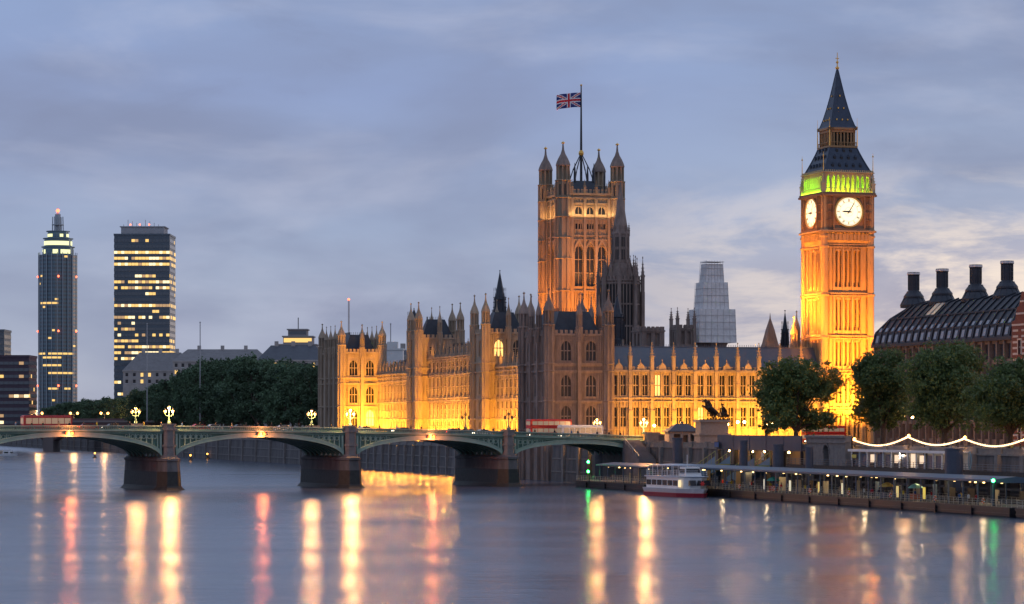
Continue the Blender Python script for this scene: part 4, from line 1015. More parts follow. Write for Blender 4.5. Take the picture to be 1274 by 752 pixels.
mb = MB(); mb.box(8,10,18,21,28,38,0); mb.box(7.8,10.2,17.8,21.2,37,37.5,1); mb.build('chimney', [BRK, BND], SB)

# ================================================================== FAR SKYLINE
def far_block(name, label, cat, px0, px1, ytop, D, depth, floors, litp, m, zb=7, glassm=None, rz=0.0, seed=1, floor_h=3.2):
    """slab block facing the camera; each storey's glazing is one part"""
    Q = random.Random(seed); x0 = (px0-637)/3400*D; x1 = (px1-637)/3400*D; Wd = x1-x0; zt = 14+(527-ytop)/3400*D
    ro = thing(name, label, cat, (x0, D, zb), rz); h = zt-zb
    mb = MB(); mb.box(0, Wd, 0, depth, 0, h); mb.box(-.3, Wd+.3, -.3, depth+.3, h-1.2, h); b_ = mb.build('body', m, ro)
    n = int((h-2)/floor_h)
    for k in range(n):
        z = h-2-(k+1)*floor_h+.5; rm = MB(); nn = max(3, int(Wd/2.2))
        for i in range(nn):
            lit = litp(k, (i+.5)/nn, Q)
            rm.box(i*Wd/nn+.09, (i+1)*Wd/nn-.09, -.18, -.02, z, z+floor_h*.46, Q.choice((1,1,2,3)) if lit else 0)
        nd = max(3, int(depth/2.4))
        for i in range(nd):
            y0, y1 = i*depth/nd+.15, (i+1)*depth/nd-.15
            for xx in ((-.16,-.02),(Wd+.02,Wd+.16)): rm.box(xx[0], xx[1], y0, y1, z, z+floor_h*.55, 1 if litp(k, Q.random(), Q) and Q.random() < .6 else 0)
        rm.build('window_band', [glassm or DGL, OFFY, OFFW, OFFD], b_)
    return ro, Wd, h
OFFY = mat('lit_office_window_warm', (.5,.4,.2), .5, emit=(1,.60,.16), es=1.1); OFFW = mat('lit_office_window_pale', (.5,.4,.3), .5, emit=(1,.80,.42), es=1.5); OFFD = mat('lit_office_window_dim', (.5,.4,.3), .5, emit=(1,.55,.18), es=.45)
CURT = mat('dark_curtain_wall', (.10,.13,.165), .35, .2, noise=.2)
full = {2:.93,3:.97,4:.95,7:.93,8:.97,11:.98,13:.9,18:.96,19:.92,20:.9,16:.4,14:.2}; part = {6:(.35,.75),9:(.55,.8),15:(0,.4),17:(0,.42),12:(.7,.8),26:(0,.16),0:(.3,.6),24:(.0,.1),22:(.6,.7)}
def mill(k, u, Q):
    if k in full: return Q.random() < full[k]*.94
    if k in part: return part[k][0] < u < part[k][1] and Q.random() < (.85 if k else .4)
    return Q.random() < .03
ro, Wd, h = far_block('office_tower', 'tall slab office tower with rows of yellow lit windows beyond the trees', 'tower', 142, 211, 291, 1750, 30, 34, mill, CURT, floor_h=3.78)
mb = MB(); mb.box(4, Wd-4, 3, 22, h, h+5); mb.box(3.2, Wd-3.2, 2.5, 22.5, h+4.4, h+5); 
for k in range(9): mb.tube((5+k*2.8, 8, h+5), (5+k*2.8, 8, h+6.5+(k*7 % 4)), .2, n=4)
mb.build('plant_room', mat('pale_plant_room', (.40,.42,.46), .7, noise=.2), ro)
for x in (10, 16, 22): mb = MB(); mb.sphere((x, 3, h+6), .55, 8); mb.build('roof_light', mat('red_warning', (1,.1,.05)), ro)
# round glass tower
GT = thing('glass_tower', 'slim round blue glass residential tower with stepped lit crown', 'tower', ((72-637)/3400*2262, 2262, 7), 0)
TG = mat('teal_tower_glass', (.13,.22,.28), .25, .3, noise=.2, nscale=.05); FIN = mat('tower_fin', (.35,.40,.45), .5, .3)
mb = MB(); r_ = 15.6
def lob(r, k, n=36): a = 2*pi*k/n; return (r*(1+.045*cos(3*a+.6)), a)
def ringp(r, z, n=36): return [(lob(r,k)[0]*cos(lob(r,k)[1]), lob(r,k)[0]*sin(lob(r,k)[1]), z) for k in range(n)]
def stack(rs, mi=0):
    n = 36; vs = [p for r, z in rs for p in ringp(r, z)]
    mb.add(vs, [(j*n+k, j*n+(k+1)%n, (j+1)*n+(k+1)%n, (j+1)*n+k) for j in range(len(rs)-1) for k in range(n)]+[tuple((len(rs)-1)*n+k for k in range(n))], mi)
stack([(r_*.97,0),(r_,50),(r_,146)])
gb = mb.build('body', TG, GT)
for z0, z1, r2 in ((146,153,12.5),(153,160,11.2),(160,166,8.5)):
    mb = MB(); stack([(r2,z0),(r2,z1)]); stack([(r2+1.2,z1-.6),(r2+1.2,z1)]); tier = mb.build('crown_tier', [TG], GT)
    mb = MB()
    stack([(r2+.25,z0+1),(r2+.25,z1-2.6)]); mb.m = [0 if R.random() < .3 else 1 for _ in mb.m]
    mb.build('crown_lighting', [TG, mat('crown_lit', (.8,.8,.5), .5, emit=(.86,.85,.38), es=1.3)], tier)
mb = MB()
for k in range(6): a = k*pi/3; mb.tube((4.5*cos(a),4.5*sin(a),166),(4.2*cos(a),4.2*sin(a),178),.45,n=5)
mb.lathe(0,0,[(2.4,166),(2.4,180),(.5,181),(.4,185)],8); mb.lathe(0,0,[(5,171),(5,171.6)],12); mb.build('mast', FIN, GT)
mb = MB(); mb.sphere((0,0,183),1.5,8); mb.build('warning_lamp', MATS['red_warning'], GT)
for z in (38, 83, 128):
    for x in (-15.8, 3.2, 15.8):
        mb = MB(); mb.sphere((x,-sqrt(max(0,16.3**2-x*x))-.3,z),.85,6); mb.build('warning_lamp', MATS['red_warning'], GT)
for k in range(12):
    a = pi+k*pi/11; mb = MB(); x, y = (r_+.25)*cos(a), (r_+.9)*sin(a)*1.02; mb.box(x-.22,x+.22,y-.5,y+.5,2,148); mb.build('fin', FIN, gb)
for k in range(44):
    z = 6+k*3.2; mb = MB(); stack([(r_+.06, z), (r_+.06, z+1.6)])
    for j in range(36):
        a = 2*pi*(j+.5)/36; x = cos(a)
        lit = sin(a) < 0 and ((k == 31 and -.8 < x < .25) or (k in (17,15) and -.7 < x < .3) or (k == 13 and -.3<x<.9) or (k == 9 and -.4<x<.8 and R.random()<.8) or (k == 18 and R.random()<.5) or R.random() < .015)
        mb.m[j] = 1 if lit else 0
    mb.build('window_band', [DGL, OFFY], gb)
def rnd(p): return lambda k, u, Q: Q.random() < p
far_block('dark_office_block', 'low dark brick office block at the far bank beside the round tower', 'office building', -14, 36, 442, 1330, 22, 10, lambda k,u,Q: Q.random() < (.05 if k not in (2,5) else .3), mat('maroon_cladding', (.085,.06,.085), .7, noise=.3), seed=3)
far_block('tower_slab', 'taller dark slab just showing behind the low dark brick block', 'office building', -40, 5, 410, 1450, 20, 10, rnd(.04), CURT, seed=5)
def house(name, label, px0, px1, yeave, yridge, D, depth, wallm, roofm, wins=6, hip=6, lit=.15, zb=8, rows=2):
    x0 = (px0-637)/3400*D; x1 = (px1-637)/3400*D; Wd = x1-x0; ze = 14+(527-yeave)/3400*D-zb; zr = 14+(527-yridge)/3400*D-zb
    ro = thing(name, label, 'building', (x0, D, zb), 0)
    mb = MB(); mb.box(0,Wd,0,depth,0,ze); mb.box(-.4,Wd+.4,-.4,depth+.4,ze-.8,ze); wl = mb.build('wall', wallm, ro)
    mb = MB(); mb.add([(-.3,-.3,ze),(Wd+.3,-.3,ze),(Wd+.3,depth+.3,ze),(-.3,depth+.3,ze),(hip,depth/2,zr),(Wd-hip,depth/2,zr)], [(0,1,5,4),(2,3,4,5),(1,2,5),(3,0,4),(0,3,2,1)]); 
    rfo = mb.build('roof', roofm, ro)
    for k in range(3):
        m_ = MB(); xx = Wd*(.25+.25*k); m_.box(xx-1,xx+1,depth/2-1,depth/2+1,ze,zr+2.2); m_.build('chimney', wallm, rfo)
    for r0 in range(rows):
        for k in range(wins):
            xx = Wd*(k+.5)/wins; m_ = MB(); z1 = ze-1.6-r0*4
            m_.box(xx-.8,xx+.8,-.12,-.01,z1-2.2,z1,0); m_.box(xx-.95,xx+.95,-.25,0,z1-2.45,z1-2.2,1)
            m_.build('window', [OFFY if R.random() < lit else GLASS, WHITE], wl)
    return ro, Wd, ze, zr
WSTONE = mat('pale_portland_stone', (.46,.43,.42), .85, noise=.3, nscale=.3); GREYROOF = mat('grey_slate_far', (.20,.20,.215), .7, noise=.3, nscale=.4); BLUEROOF = mat('blue_slate_far', (.075,.09,.12), .6, noise=.3, nscale=.4)
house('hipped_roof_building', 'pale stone building with grey hipped roof in front of the slab tower', 153, 238, 461, 438, 1650, 30, WSTONE, GREYROOF, 9, 8, .3)
house('long_roof_building', 'long grey pitched roof above the trees between slab tower and glass-topped block', 215, 332, 449, 434, 1600, 30, WSTONE, GREYROOF, 14, 7, .1)
house('slate_roof_building', 'building with dark blue slate roof just above the trees beside the far pavilion', 320, 404, 448, 429, 1450, 30, WSTONE, BLUEROOF, 9, 6, .2)
house('low_roof_building', 'low dark-roofed building showing above the far wing roofs', 466, 512, 442, 434, 1080, 14, WSTONE, BLUEROOF, 5, 3, .1)
ro = thing('terraced_office', 'stepped modern office with glowing curved top storey beyond the slate roof', 'office building', ray(343, 1540, 8), 0)
ro.scale = (1.32,1.32,1.32)
for i, (a, b_, z0, z1) in enumerate(((0,18,0,34.5),(0.5,17,34.5,38.5),(3,15.5,38.5,42),(5,13,42,45))):
    mb = MB(); mb.box(a,b_,0+i,16-i,z0,z1); mb.box(a-.5,b_+.5,-.5+i,16.5-i,z1-.5,z1); st_ = mb.build('storey', [mat('office_concrete', (.3,.29,.3), .8)], ro)
    if i: mb = MB(); mb.box(a+.3,b_-.3,i-.12,i-.01,z0+.7,z1-1); mb.build('window_band', OFFY if i == 2 else DGL, st_)
mb = MB(); mb.tube((9,8,45),(9,8,50),.2); mb.build('mast', DARKIRON, ro)
ro = thing('white_roof_plant', 'white boxy rooftop plant room above the far wing of the palace', 'plant room', ray(478, 1020, 8), 0)
mb = MB(); mb.box(0,7,0,8,0,34); mb.box(1,5,1,7,34,36.5); mb.box(-.3,7.3,-.3,8.3,33.4,34); mb.build('wall', WHITE, ro)
for px, yt, D, lab in ((249, 402, 1150, 'thin bare flagpole above the long grey roof'), (183, 404, 1240, 'thin pale flagpole in front of the slab tower'), (401, 414, 1080, 'short pole beside the glowing curved office top'), (486, 404, 1075, 'fine mast above the far wing roofs')):
    ro = thing('flagpole', lab, 'flagpole', ray(px, D, 40), 0); h = 14+(527-yt)/3400*D-40
    mb = MB(); mb.lathe(0,0,[(.28,-25),(.2,h),(.05,h+.2)],6); mb.sphere((0,0,h+.2),.35,6); mb.build('pole', mat('pole_paint', (.4,.4,.42), .5), ro)
ro = thing('flagpole', 'dark pole with furled flag between the clock tower and the office block', 'flagpole', pal(88, -22, 9), A17)
mb = MB(); mb.lathe(0,0,[(.2,0),(.12,34),(.2,34.2),(.02,34.6)],8); mb.build('pole', DARKIRON, ro)
mb = MB()
mb.lathe(.25,0,[(.05,24),(.3,25),(.45,27),(.35,30),(.42,32),(.1,33.8)],7); mb.build('furled_flag', mat('furled_flag_cloth', (.08,.07,.1), .9), ro)
# far bridge -------------------------------------------------------
FB = thing('far_bridge', 'distant low bridge with lamps beyond the near bridge, under the towers', 'bridge', (-640, 1360, 0), radians(-1))
mb = MB(); Lf = 640-178
for k in range(9):
    x0 = Lf*k/9; x1 = Lf*(k+1)/9; pts = [(x0+2,5)]+[(x0+2+(x1-x0-4)*j/12, 5+6.5*sin(pi*j/12)**.6) for j in range(1,12)]+[(x1-2,5),(x1-2,14.5),(x0+2,14.5)]
    mb.ext(pts, 0, 16)
    mb.box(x0-2.4,x0+2.4,-2,18,-3,15,1)
mb.box(-5,Lf+60,-.6,16.6,14.5,15.4,1); mb.box(-5,Lf+60,-.5,-.1,15.4,16.4,0); mb.box(-5,Lf+60,16.1,16.5,15.4,16.4,0)
mb.build('arches', [mat('far_bridge_red', (.16,.10,.10), .7), mat('far_bridge_stone', (.25,.22,.22), .8)], FB)
def post_lamp(label, loc, h, gl=None, globes=2, group=None, sc_=1.0):
    ro = thing('street_lamp', label, 'street lamp', loc, A17, group)
    mb = MB(); mb.lathe(0,0,[(.16*sc_,0),(.14*sc_,.6),(.07*sc_,.8),(.06*sc_,h)],6)
    if globes == 2: mb.tube((-.8*sc_,0,h),(.8*sc_,0,h),.06*sc_)
    mb.build('post', DARKIRON, ro)
    for x in ((-.8*sc_, .8*sc_) if globes == 2 else (0,)):
        m_ = MB(); m_.sphere((x,0,h+.28*sc_),.3*sc_,8); m_.build('globe', gl or GL_ST, ro)
    return ro
for px in (8, 48, 92, 130): post_lamp('tiny twin-globe lamp on the distant bridge parapet', ((px-637)/3400*1359, 1359, 16.4), 2.0, MATS['lantern_glass_lit'], 2, 'lamps on the distant bridge', 2.2); point(((px-637)/3400*1355, 1355, 19.4), 6500, (1,.5,.18), 1)

# ================================================================== TREES
def tree_mesh(seed, hgt, rad, trunk_h, nclump, nleaf, ls, mleaf, name):
    Q = random.Random(seed)
    tr = MB(); tr.tube((0,0,-.2),(0,0,trunk_h),rad*.065+.08,rad*.045+.05,8)
    lobes = []
    for k in range(13):
        a = Q.random()*2*pi; rr_ = Q.uniform(.15,.72)*rad; z = Q.uniform(trunk_h+rad*.25, hgt-rad*.38)
        lobes.append((rr_*cos(a), rr_*sin(a), z, Q.uniform(.28,.52)*rad))
    lobes.append((0,0,hgt-rad*.42,rad*.44)); lobes.append((0,0,(hgt+trunk_h)/2,rad*.62))
    for (x,y,z,r) in lobes:
        mid = (x*.4, y*.4, trunk_h+(z-trunk_h)*.45); tr.tube((0,0,trunk_h-.3), mid, rad*.035+.03, rad*.02+.02, 6); tr.tube(mid, (x,y,z), rad*.02+.02, .03, 5)
        for q in range(3):
            tr.tube((x*.7,y*.7,trunk_h+(z-trunk_h)*.75), (x+Q.uniform(-1,1)*r*.7, y+Q.uniform(-1,1)*r*.7, z+Q.uniform(-.4,.7)*r), .07, .02, 4)
    cv = []; cf = []
    for c_ in range(nclump):
        x,y,z,r = lobes[Q.randrange(len(lobes))]
        d = Vector((Q.gauss(0,1),Q.gauss(0,1),Q.gauss(0,.9))).normalized(); q = r*Q.uniform(.55,1.08)
        cx_,cy_,cz_ = x+d.x*q, y+d.y*q, z+d.z*q*.85
        cr_ = rad*Q.uniform(.07,.17)
        for l in range(nleaf):
            o = Vector((Q.gauss(0,1),Q.gauss(0,1),Q.gauss(0,.7)))*cr_*.62
            n_ = Vector((Q.gauss(0,1),Q.gauss(0,1),Q.gauss(.5,1))).normalized(); u = n_.orthogonal().normalized(); w2 = n_.cross(u)
            an = Q.random()*6.28; u, w2 = u*cos(an)+w2*sin(an), w2*cos(an)-u*sin(an); s_ = ls*Q.uniform(.6,1.25)
            p = Vector((cx_,cy_,cz_))+o; b0 = len(cv)
            cv += [tuple(p-u*s_*.5), tuple(p+w2*s_*.35), tuple(p+u*s_*.6), tuple(p-w2*s_*.35)]; cf.append((b0,b0+1,b0+2,b0+3))
    me = bpy.data.meshes.new(name+'_crown'); me.from_pydata(cv, [], cf); me.materials.append(mleaf)
    return tr.mesh(name+'_trunk', WOOD), me
def tree(name, label, meshes, loc, rz=0, scale=(1,1,1), group=None, cat='tree'):
    ro = thing(name, label, cat, loc, rz, group); ro.scale = scale
    link('trunk', meshes[0], ro); link('crown', meshes[1], ro); return ro
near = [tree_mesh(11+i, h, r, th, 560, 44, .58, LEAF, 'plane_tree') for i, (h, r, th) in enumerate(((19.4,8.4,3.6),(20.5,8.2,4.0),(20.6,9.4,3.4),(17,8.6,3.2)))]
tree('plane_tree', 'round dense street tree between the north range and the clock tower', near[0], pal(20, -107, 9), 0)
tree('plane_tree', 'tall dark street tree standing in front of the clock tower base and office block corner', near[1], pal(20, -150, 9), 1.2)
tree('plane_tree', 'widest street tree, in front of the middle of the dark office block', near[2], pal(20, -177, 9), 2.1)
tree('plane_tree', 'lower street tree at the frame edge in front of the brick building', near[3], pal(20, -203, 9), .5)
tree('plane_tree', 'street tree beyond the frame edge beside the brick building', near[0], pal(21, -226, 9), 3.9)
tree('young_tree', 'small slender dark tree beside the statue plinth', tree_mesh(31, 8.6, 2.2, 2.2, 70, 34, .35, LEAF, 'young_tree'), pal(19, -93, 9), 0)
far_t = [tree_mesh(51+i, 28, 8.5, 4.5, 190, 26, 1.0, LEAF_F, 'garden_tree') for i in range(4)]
Q = random.Random(5)
def ytop_at(px):
    pts = [(70,503),(100,497),(125,494),(150,492),(175,484),(200,474),(225,464),(250,454),(275,444),(290,441),(320,447),(350,449),(400,452)]
    for (a, ya), (b_, yb) in zip(pts, pts[1:]):
        if px <= b_: return ya+(yb-ya)*max(0, (px-a))/(b_-a)
    return 452
for row, v0 in enumerate((12, 30)):
    s = 256+row*6
    while s < 1050:
        x, y, _ = pal(v0+Q.uniform(-3,3), s, 0); px = 637+x/y*3400
        h = 14+(527-ytop_at(px))/3400*y-9+Q.uniform(-2.5,.5)
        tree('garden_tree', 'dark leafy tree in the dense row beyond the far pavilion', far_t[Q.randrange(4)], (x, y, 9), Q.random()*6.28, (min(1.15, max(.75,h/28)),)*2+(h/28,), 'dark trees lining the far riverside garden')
        s += Q.uniform(10.5, 14) if s < 600 else Q.uniform(15, 20)
for k in range(9):
    x = -262-k*16+Q.uniform(-5,5); 
    tree('garden_tree', 'low dark tree on the distant bank below the round tower', far_t[k % 4], (x, 1420+Q.uniform(0,60), 7), k, (.7,.7,Q.uniform(.42,.55)), 'low trees on the distant bank')

# ================================================================== EMBANKMENT FURNITURE
# bronze chariot group on plinth
ro = thing('statue_plinth', 'tall pale granite plinth carrying the bronze chariot group by the bridge end', 'plinth', pal(12, -79, 9), A17)
mb = MB(); mb.box(-3.9,3.9,-2.2,2.2,0,.6); mb.box(-3.4,3.4,-1.8,1.8,.6,2.4); mb.box(-3.7,3.7,-2.1,2.1,2.4,2.8); mb.box(-3.2,3.2,-1.6,1.6,2.8,5.3); mb.box(-3.7,3.7,-2.1,2.1,5.3,5.55); mb.box(-3.5,3.5,-1.9,1.9,5.55,5.75)
mb.build('block', mat('pink_granite', (.42,.33,.28), .7, noise=.25, nscale=2), ro)
mb = MB()
def horse(y, dz):
    mb.sphere((.3,y,1.3),.52,10); mb.tube((.3,y,1.3),(-.95,y,2.35+dz),.46,.5,10); mb.sphere((-.95,y,2.35+dz),.5,10)
    mb.tube((-1.0,y,2.6+dz),(-1.35,y,3.6+dz),.36,.22,8); mb.tube((-1.3,y,3.6+dz),(-2.05,y,3.3+dz),.22,.13,8); mb.sphere((-1.35,y,3.6+dz),.24,8); mb.tube((-1.3,y,3.75+dz),(-1.28,y,4.0+dz),.07,.02,5)
    mb.tube((-1.1,y,3.75+dz),(-.6,y,2.7+dz),.13,.18,5)
    for q, k in ((-.2,0),(.2,1)):
        mb.tube((-1.05,y+q,2.2+dz),(-1.9,y+q,2.35+dz+k*.3),.19,.11,6); mb.tube((-1.9,y+q,2.35+dz+k*.3),(-1.95,y+q,1.7+dz+k*.35),.1,.08,6)
        mb.tube((.35,y+q,1.25),(.0,y+q,.75),.26,.13,6); mb.tube((.0,y+q,.75),(.4,y+q,.4),.12,.09,6); mb.tube((.4,y+q,.4),(.2,y+q,0),.09,.11,6)
    mb.tube((.7,y,1.5),(1.1,y,.7),.15,.05,5)
horse(-.6,0); horse(.6,.2)
mb.box(1.5,2.9,-.75,.75,.55,.7); mb.ext([(1.4,.6),(1.4,1.4),(1.9,1.5),(2.9,1.0),(2.9,.6)],-.8,-.68); mb.ext([(1.4,.6),(1.4,1.4),(1.9,1.5),(2.9,1.0),(2.9,.6)],.68,.8); mb.box(1.38,1.52,-.78,.78,.6,1.4)
for y in (-.95,.95):
    mb.T = lambda a,b_,z,y=y: (2.15+a, y+b_, .62+z)
    for k in range(16):
        a, b2 = k*pi/8, (k+1)*pi/8; mb.tube((.6*cos(a),0,.6*sin(a)),(.6*cos(b2),0,.6*sin(b2)),.08,n=5)
        if k % 2 == 0: mb.tube((0,0,0),(.6*cos(a),0,.6*sin(a)),.05,n=4)
    mb.T = None
mb.tube((1.4,0,.7),(-1,0,1.3),.08)
# queen with raised arms and cape, two daughters
mb.lathe(2.1,0,[(.42,.7),(.36,1.3),(.24,1.9),(.3,2.35),(.2,2.6),(.09,2.7),(.09,2.8)],10); mb.sphere((2.1,0,2.98),.19,10,0,1.2)
mb.tube((2.1,-.28,2.5),(1.6,-.6,2.95),.1,.07); mb.tube((1.6,-.6,2.95),(1.4,-.65,3.45),.07,.06); mb.tube((1.4,-.65,1.6),(1.4,-.65,4.5),.035)
mb.tube((2.1,.28,2.5),(2.3,.75,2.9),.1,.07); mb.tube((2.3,.75,2.9),(2.2,.8,3.4),.07,.06); mb.tube((2.3,0,2.4),(2.75,0,1.2),.3,.2,6)
for y in (-.45,.45): mb.lathe(2.6,y,[(.28,.7),(.24,1.2),(.2,1.6),(.08,1.8)],8); mb.sphere((2.55,y,1.95),.15,8)
mb.box(-2.4,3.0,-1.1,1.1,-.02,.12)
me = skin_join(mb, 'chariot_group', .05)
st = link('chariot_statue', me); st.location = pal(12.3, -79, 14.75); st.rotation_euler = (0,0,A17+.1); st.scale = (1.15,1.15,1.12); tag(st, 'dark bronze statue of rearing horses and a robed woman in a chariot', 'statue')
# kiosk with hipped roof
ro = thing('kiosk', 'small stone kiosk with dark hipped roof between bridge end and statue', 'kiosk', pal(8.5, -62, 9), A17)
mb = MB(); 
mb.T = lambda a,d,z: (a,-d,z); wallop(mb,0,7,0,3.1,[(1,2.6,.9,2.6),(3.2,4.4,0,2.4),(5,6.3,.9,2.6)],.3); mb.T=None
mb.box(.3,6.7,2.9,3.2,0,3.1); mb.box(0,.3,.01,3.2,0,3.1); mb.box(6.7,7,.01,3.2,0,3.1); mb.build('wall', mat('kiosk_stone', (.4,.33,.28), .8, noise=.2), ro)
mb = MB(); mb.box(-.5,7.5,-.5,3.7,3.1,3.3); mb.frus(-.4,7.4,-.4,3.6,3.3,2.2,4.8,1.3,1.9,4.9); mb.box(3.2,3.8,1.3,1.9,4.9,5.4); mb.build('roof', SLATE, ro)
# bridge-end steps with white handrail
ro = thing('river_steps', 'stone stair with pale handrail descending from the bridge end to the pier', 'stairs', pal(3.2, -52, 0), A17)
mb = MB(); n = 15
for k in range(n): mb.box(-2.4,1.6,-k*.75-.75,-k*.75,1.0,10.2-k*.3)
mb.build('flight', mat('step_stone', (.19,.18,.19), .85, noise=.3), ro)
mb = MB(); mb.tube((-2.4,0,11.3),(-2.4,-n*.75,6.8),.07)
for k in range(0,n,3): mb.tube((-2.4,-k*.75,10.2-k*.3),(-2.4,-k*.75,11.3-k*.3),.05)
mb.build('handrail', mat('grey_handrail', (.3,.3,.32), .5), ro)
# long fascia of the pier hall along the wall
ro = thing('pier_hall', 'long plain purple-grey boarded fascia of the pier hall on the embankment', 'pier building', pal(2.6, -151, 0), A17)
FAS = mat('purple_grey_cladding', (.10,.09,.12), .6, noise=.15)
mb = MB(); mb.box(-.2,0.1,0,44,8.6,11.5)
for k in range(1,5): mb.box(-.28,-.2,k*8.8-.12,k*8.8+.12,8.6,11.5)
mb.box(0.1,3.4,0,44,8.6,8.9); mb.box(0,.12,0,44,11.5,11.6)
hb = mb.build('fascia', FAS, ro)
mb = MB(); 
for k in range(6): mb.box(-.1,.4,k*8.7+.2,k*8.7+.6,-2,8.6)
mb.box(-.5,3.4,0,44,5.4,5.7); mb.build('frame', DARKIRON, ro)
for k in range(7):
    m_ = MB(); m_.sphere((1.2,3+k*6.3,8.3),.2,8); m_.build('ceiling_lamp', GL_ST, ro)
mb = MB(); mb.box(3.2,3.4,0,44,5.7,8.6); mb.build('back_wall', mat('pier_hall_backing', (.3,.22,.15), .8), ro)
# stone arch niche wall
ro = thing('arched_wall', 'old stone embankment wall with a dark arched doorway beside the pier hall', 'wall', pal(3.2, -170, 0), A17)
mb = MB(); mb.T = lambda a,d,z:(-d,a,z)
wallop(mb,0,18.5,5.0,11.3,[(7.6,10.2,5.6,9.9)],1.2)
n=10
for s_ in (1,-1):
    pts = [(8.9-s_*1.3,8.6)]+[(8.9-s_*1.3*cos(pi/2*k/n),8.6+1.3*sin(pi/2*k/n)) for k in range(1,n+1)]+[(8.9-s_*1.3,9.9)]
    mb.ext(pts,-.8,0)
for k in range(9): 
    a = pi*k/8; mb.box(8.9+1.55*cos(a)-.2,8.9+1.55*cos(a)+.2,0,.15,8.6+1.55*sin(a)-.2,8.6+1.55*sin(a)+.2)
mb.box(0,18.5,-1.3,.3,11.3,11.7); mb.box(0,18.5,-1.5,-1.3,5,11.5,1); mb.box(0,18.5,-1.2,.25,10.3,10.5)
mb.build('masonry', [GRANITE, BLACKP], ro)
# café row on the quay
ro = thing('quay_cafe', 'low white-fronted quay cafe with lit counter under the string lights', 'cafe', pal(2.2, -216, 6.1), A17)
mb = MB(); mb.box(-.1,3.6,0,42,2.9,3.1); mb.box(-.3,0,0,42,2.75,3.2); mb.box(3.3,3.6,0,42,0,2.9)
for k in range(13): mb.box(-.05,.15,k*3.4,k*3.4+.25,0,2.9)
mb.build('canopy', WHITE, ro)
for k in range(12):
    m_ = MB(); y = k*3.4+.5
    if k in (4,): m_.box(.0,.12,y,y+1.7,.2,2.6,1)
    elif k % 3 == 0: m_.box(.3,.4,y,y+2.2,.9,2.3,1); m_.box(.1,.5,y,y+2.2,0,.9,0)
    else: m_.box(.3,.4,y,y+2.6,.2,2.4,2)
    m_.build('shopfront', [BLACKP, mat('cafe_lit_panel', (.8,.6,.5), .5, emit=(1,.72,.45), es=.9), mat('cafe_blue_panel', (.05,.08,.14), .4)], ro)
# quay slab at lower level with railings
ro = thing('pier_quay', 'dark lower quay deck and railings running between river wall and floating pier', 'quay', pal(0, -300, 0), A17)
mb = MB(); mb.box(.0,6.3,0,150,5.3,6.0); mb.box(-.2,.1,0,150,5.2,6.2)
for k in range(26): mb.box(.2,.8,k*6,k*6+.6,-3,5.3)
mb.box(.2,.5,0,150,1.4,1.8); mb.box(.2,.5,0,150,3.2,3.6); mb.build('deck', mat('dark_timber', (.07,.06,.06), .8, noise=.4, nscale=1.5), ro)
mb = MB()
for z in (6.5,6.9,7.3): mb.tube((-.05,0,z),(-.05,150,z),.05,n=4)
for k in range(76): mb.tube((-.05,k*2,6.2),(-.05,k*2,7.3),.05,n=4)
mb.build('railing', mat('blue_grey_steel', (.13,.17,.22), .4, .4), ro)
# orange-lit railing fence along pavement
ro = thing('pavement_railing', 'low dark railing along the embankment pavement in front of the trees', 'railing', pal(11, -250, 9), A17)
mb = MB(); mb.tube((0,0,1.2),(0,140,1.2),.06,n=4); mb.tube((0,0,.2),(0,140,.2),.05,n=4)
for k in range(281): mb.box(-.03,.03,k*.5-.03,k*.5+.03,0,1.2)
mb.build('rails', DARKIRON, ro)
# string lights
lp = [(-145.5,11.2),(-168,11.0),(-191.4,11.7),(-213.6,11.5),(-236,11.6)]
for i, (s, z) in enumerate(lp[1:]):
    lab = ['nearest the clock tower base','above the cafe counter','beside the dark mooring pile','beyond the frame edge'][i]
    post_lamp('embankment lamp post holding the string lights, '+lab, pal(6.0, s, 9.6), z-9.8, MATS['lantern_glass_lit'], 1, 'embankment lamps with string lights'); point(pal(5.2, s, z+.5), 900, (1,.5,.18), .5)
SL = mat('festoon_bulb', (1,.8,.5), .5, emit=(1,.66,.34), es=2.6)
for i, ((s0, z0), (s1, z1)) in enumerate(zip(lp[1:], lp[2:]+[(-258,11.6)])):
    mb = MB(); n = 36
    P_ = [(0, s0+(s1-s0)*k/n, z0+(z1-z0)*k/n-1.25*sin(pi*k/n)) for k in range(n+1)]
    for a, b_ in zip(P_, P_[1:]): mb.tube(a, b_, .035, n=4, mi=1); mb.sphere((a[0], a[1], a[2]-.12), .17, 6, 0)
    o = mb.build('string_lights', [SL, BLACKP]); o.location = pal(5.8, 0, 0); o.rotation_euler = (0,0,A17)
    tag(o, 'sagging string of warm bulbs '+['between the first two embankment lamps from the clock tower','between the cafe lamp and the mooring pile lamp','nearest the frame edge past the mooring pile','wholly past the frame edge'][i], 'string lights', 'string lights along the embankment')
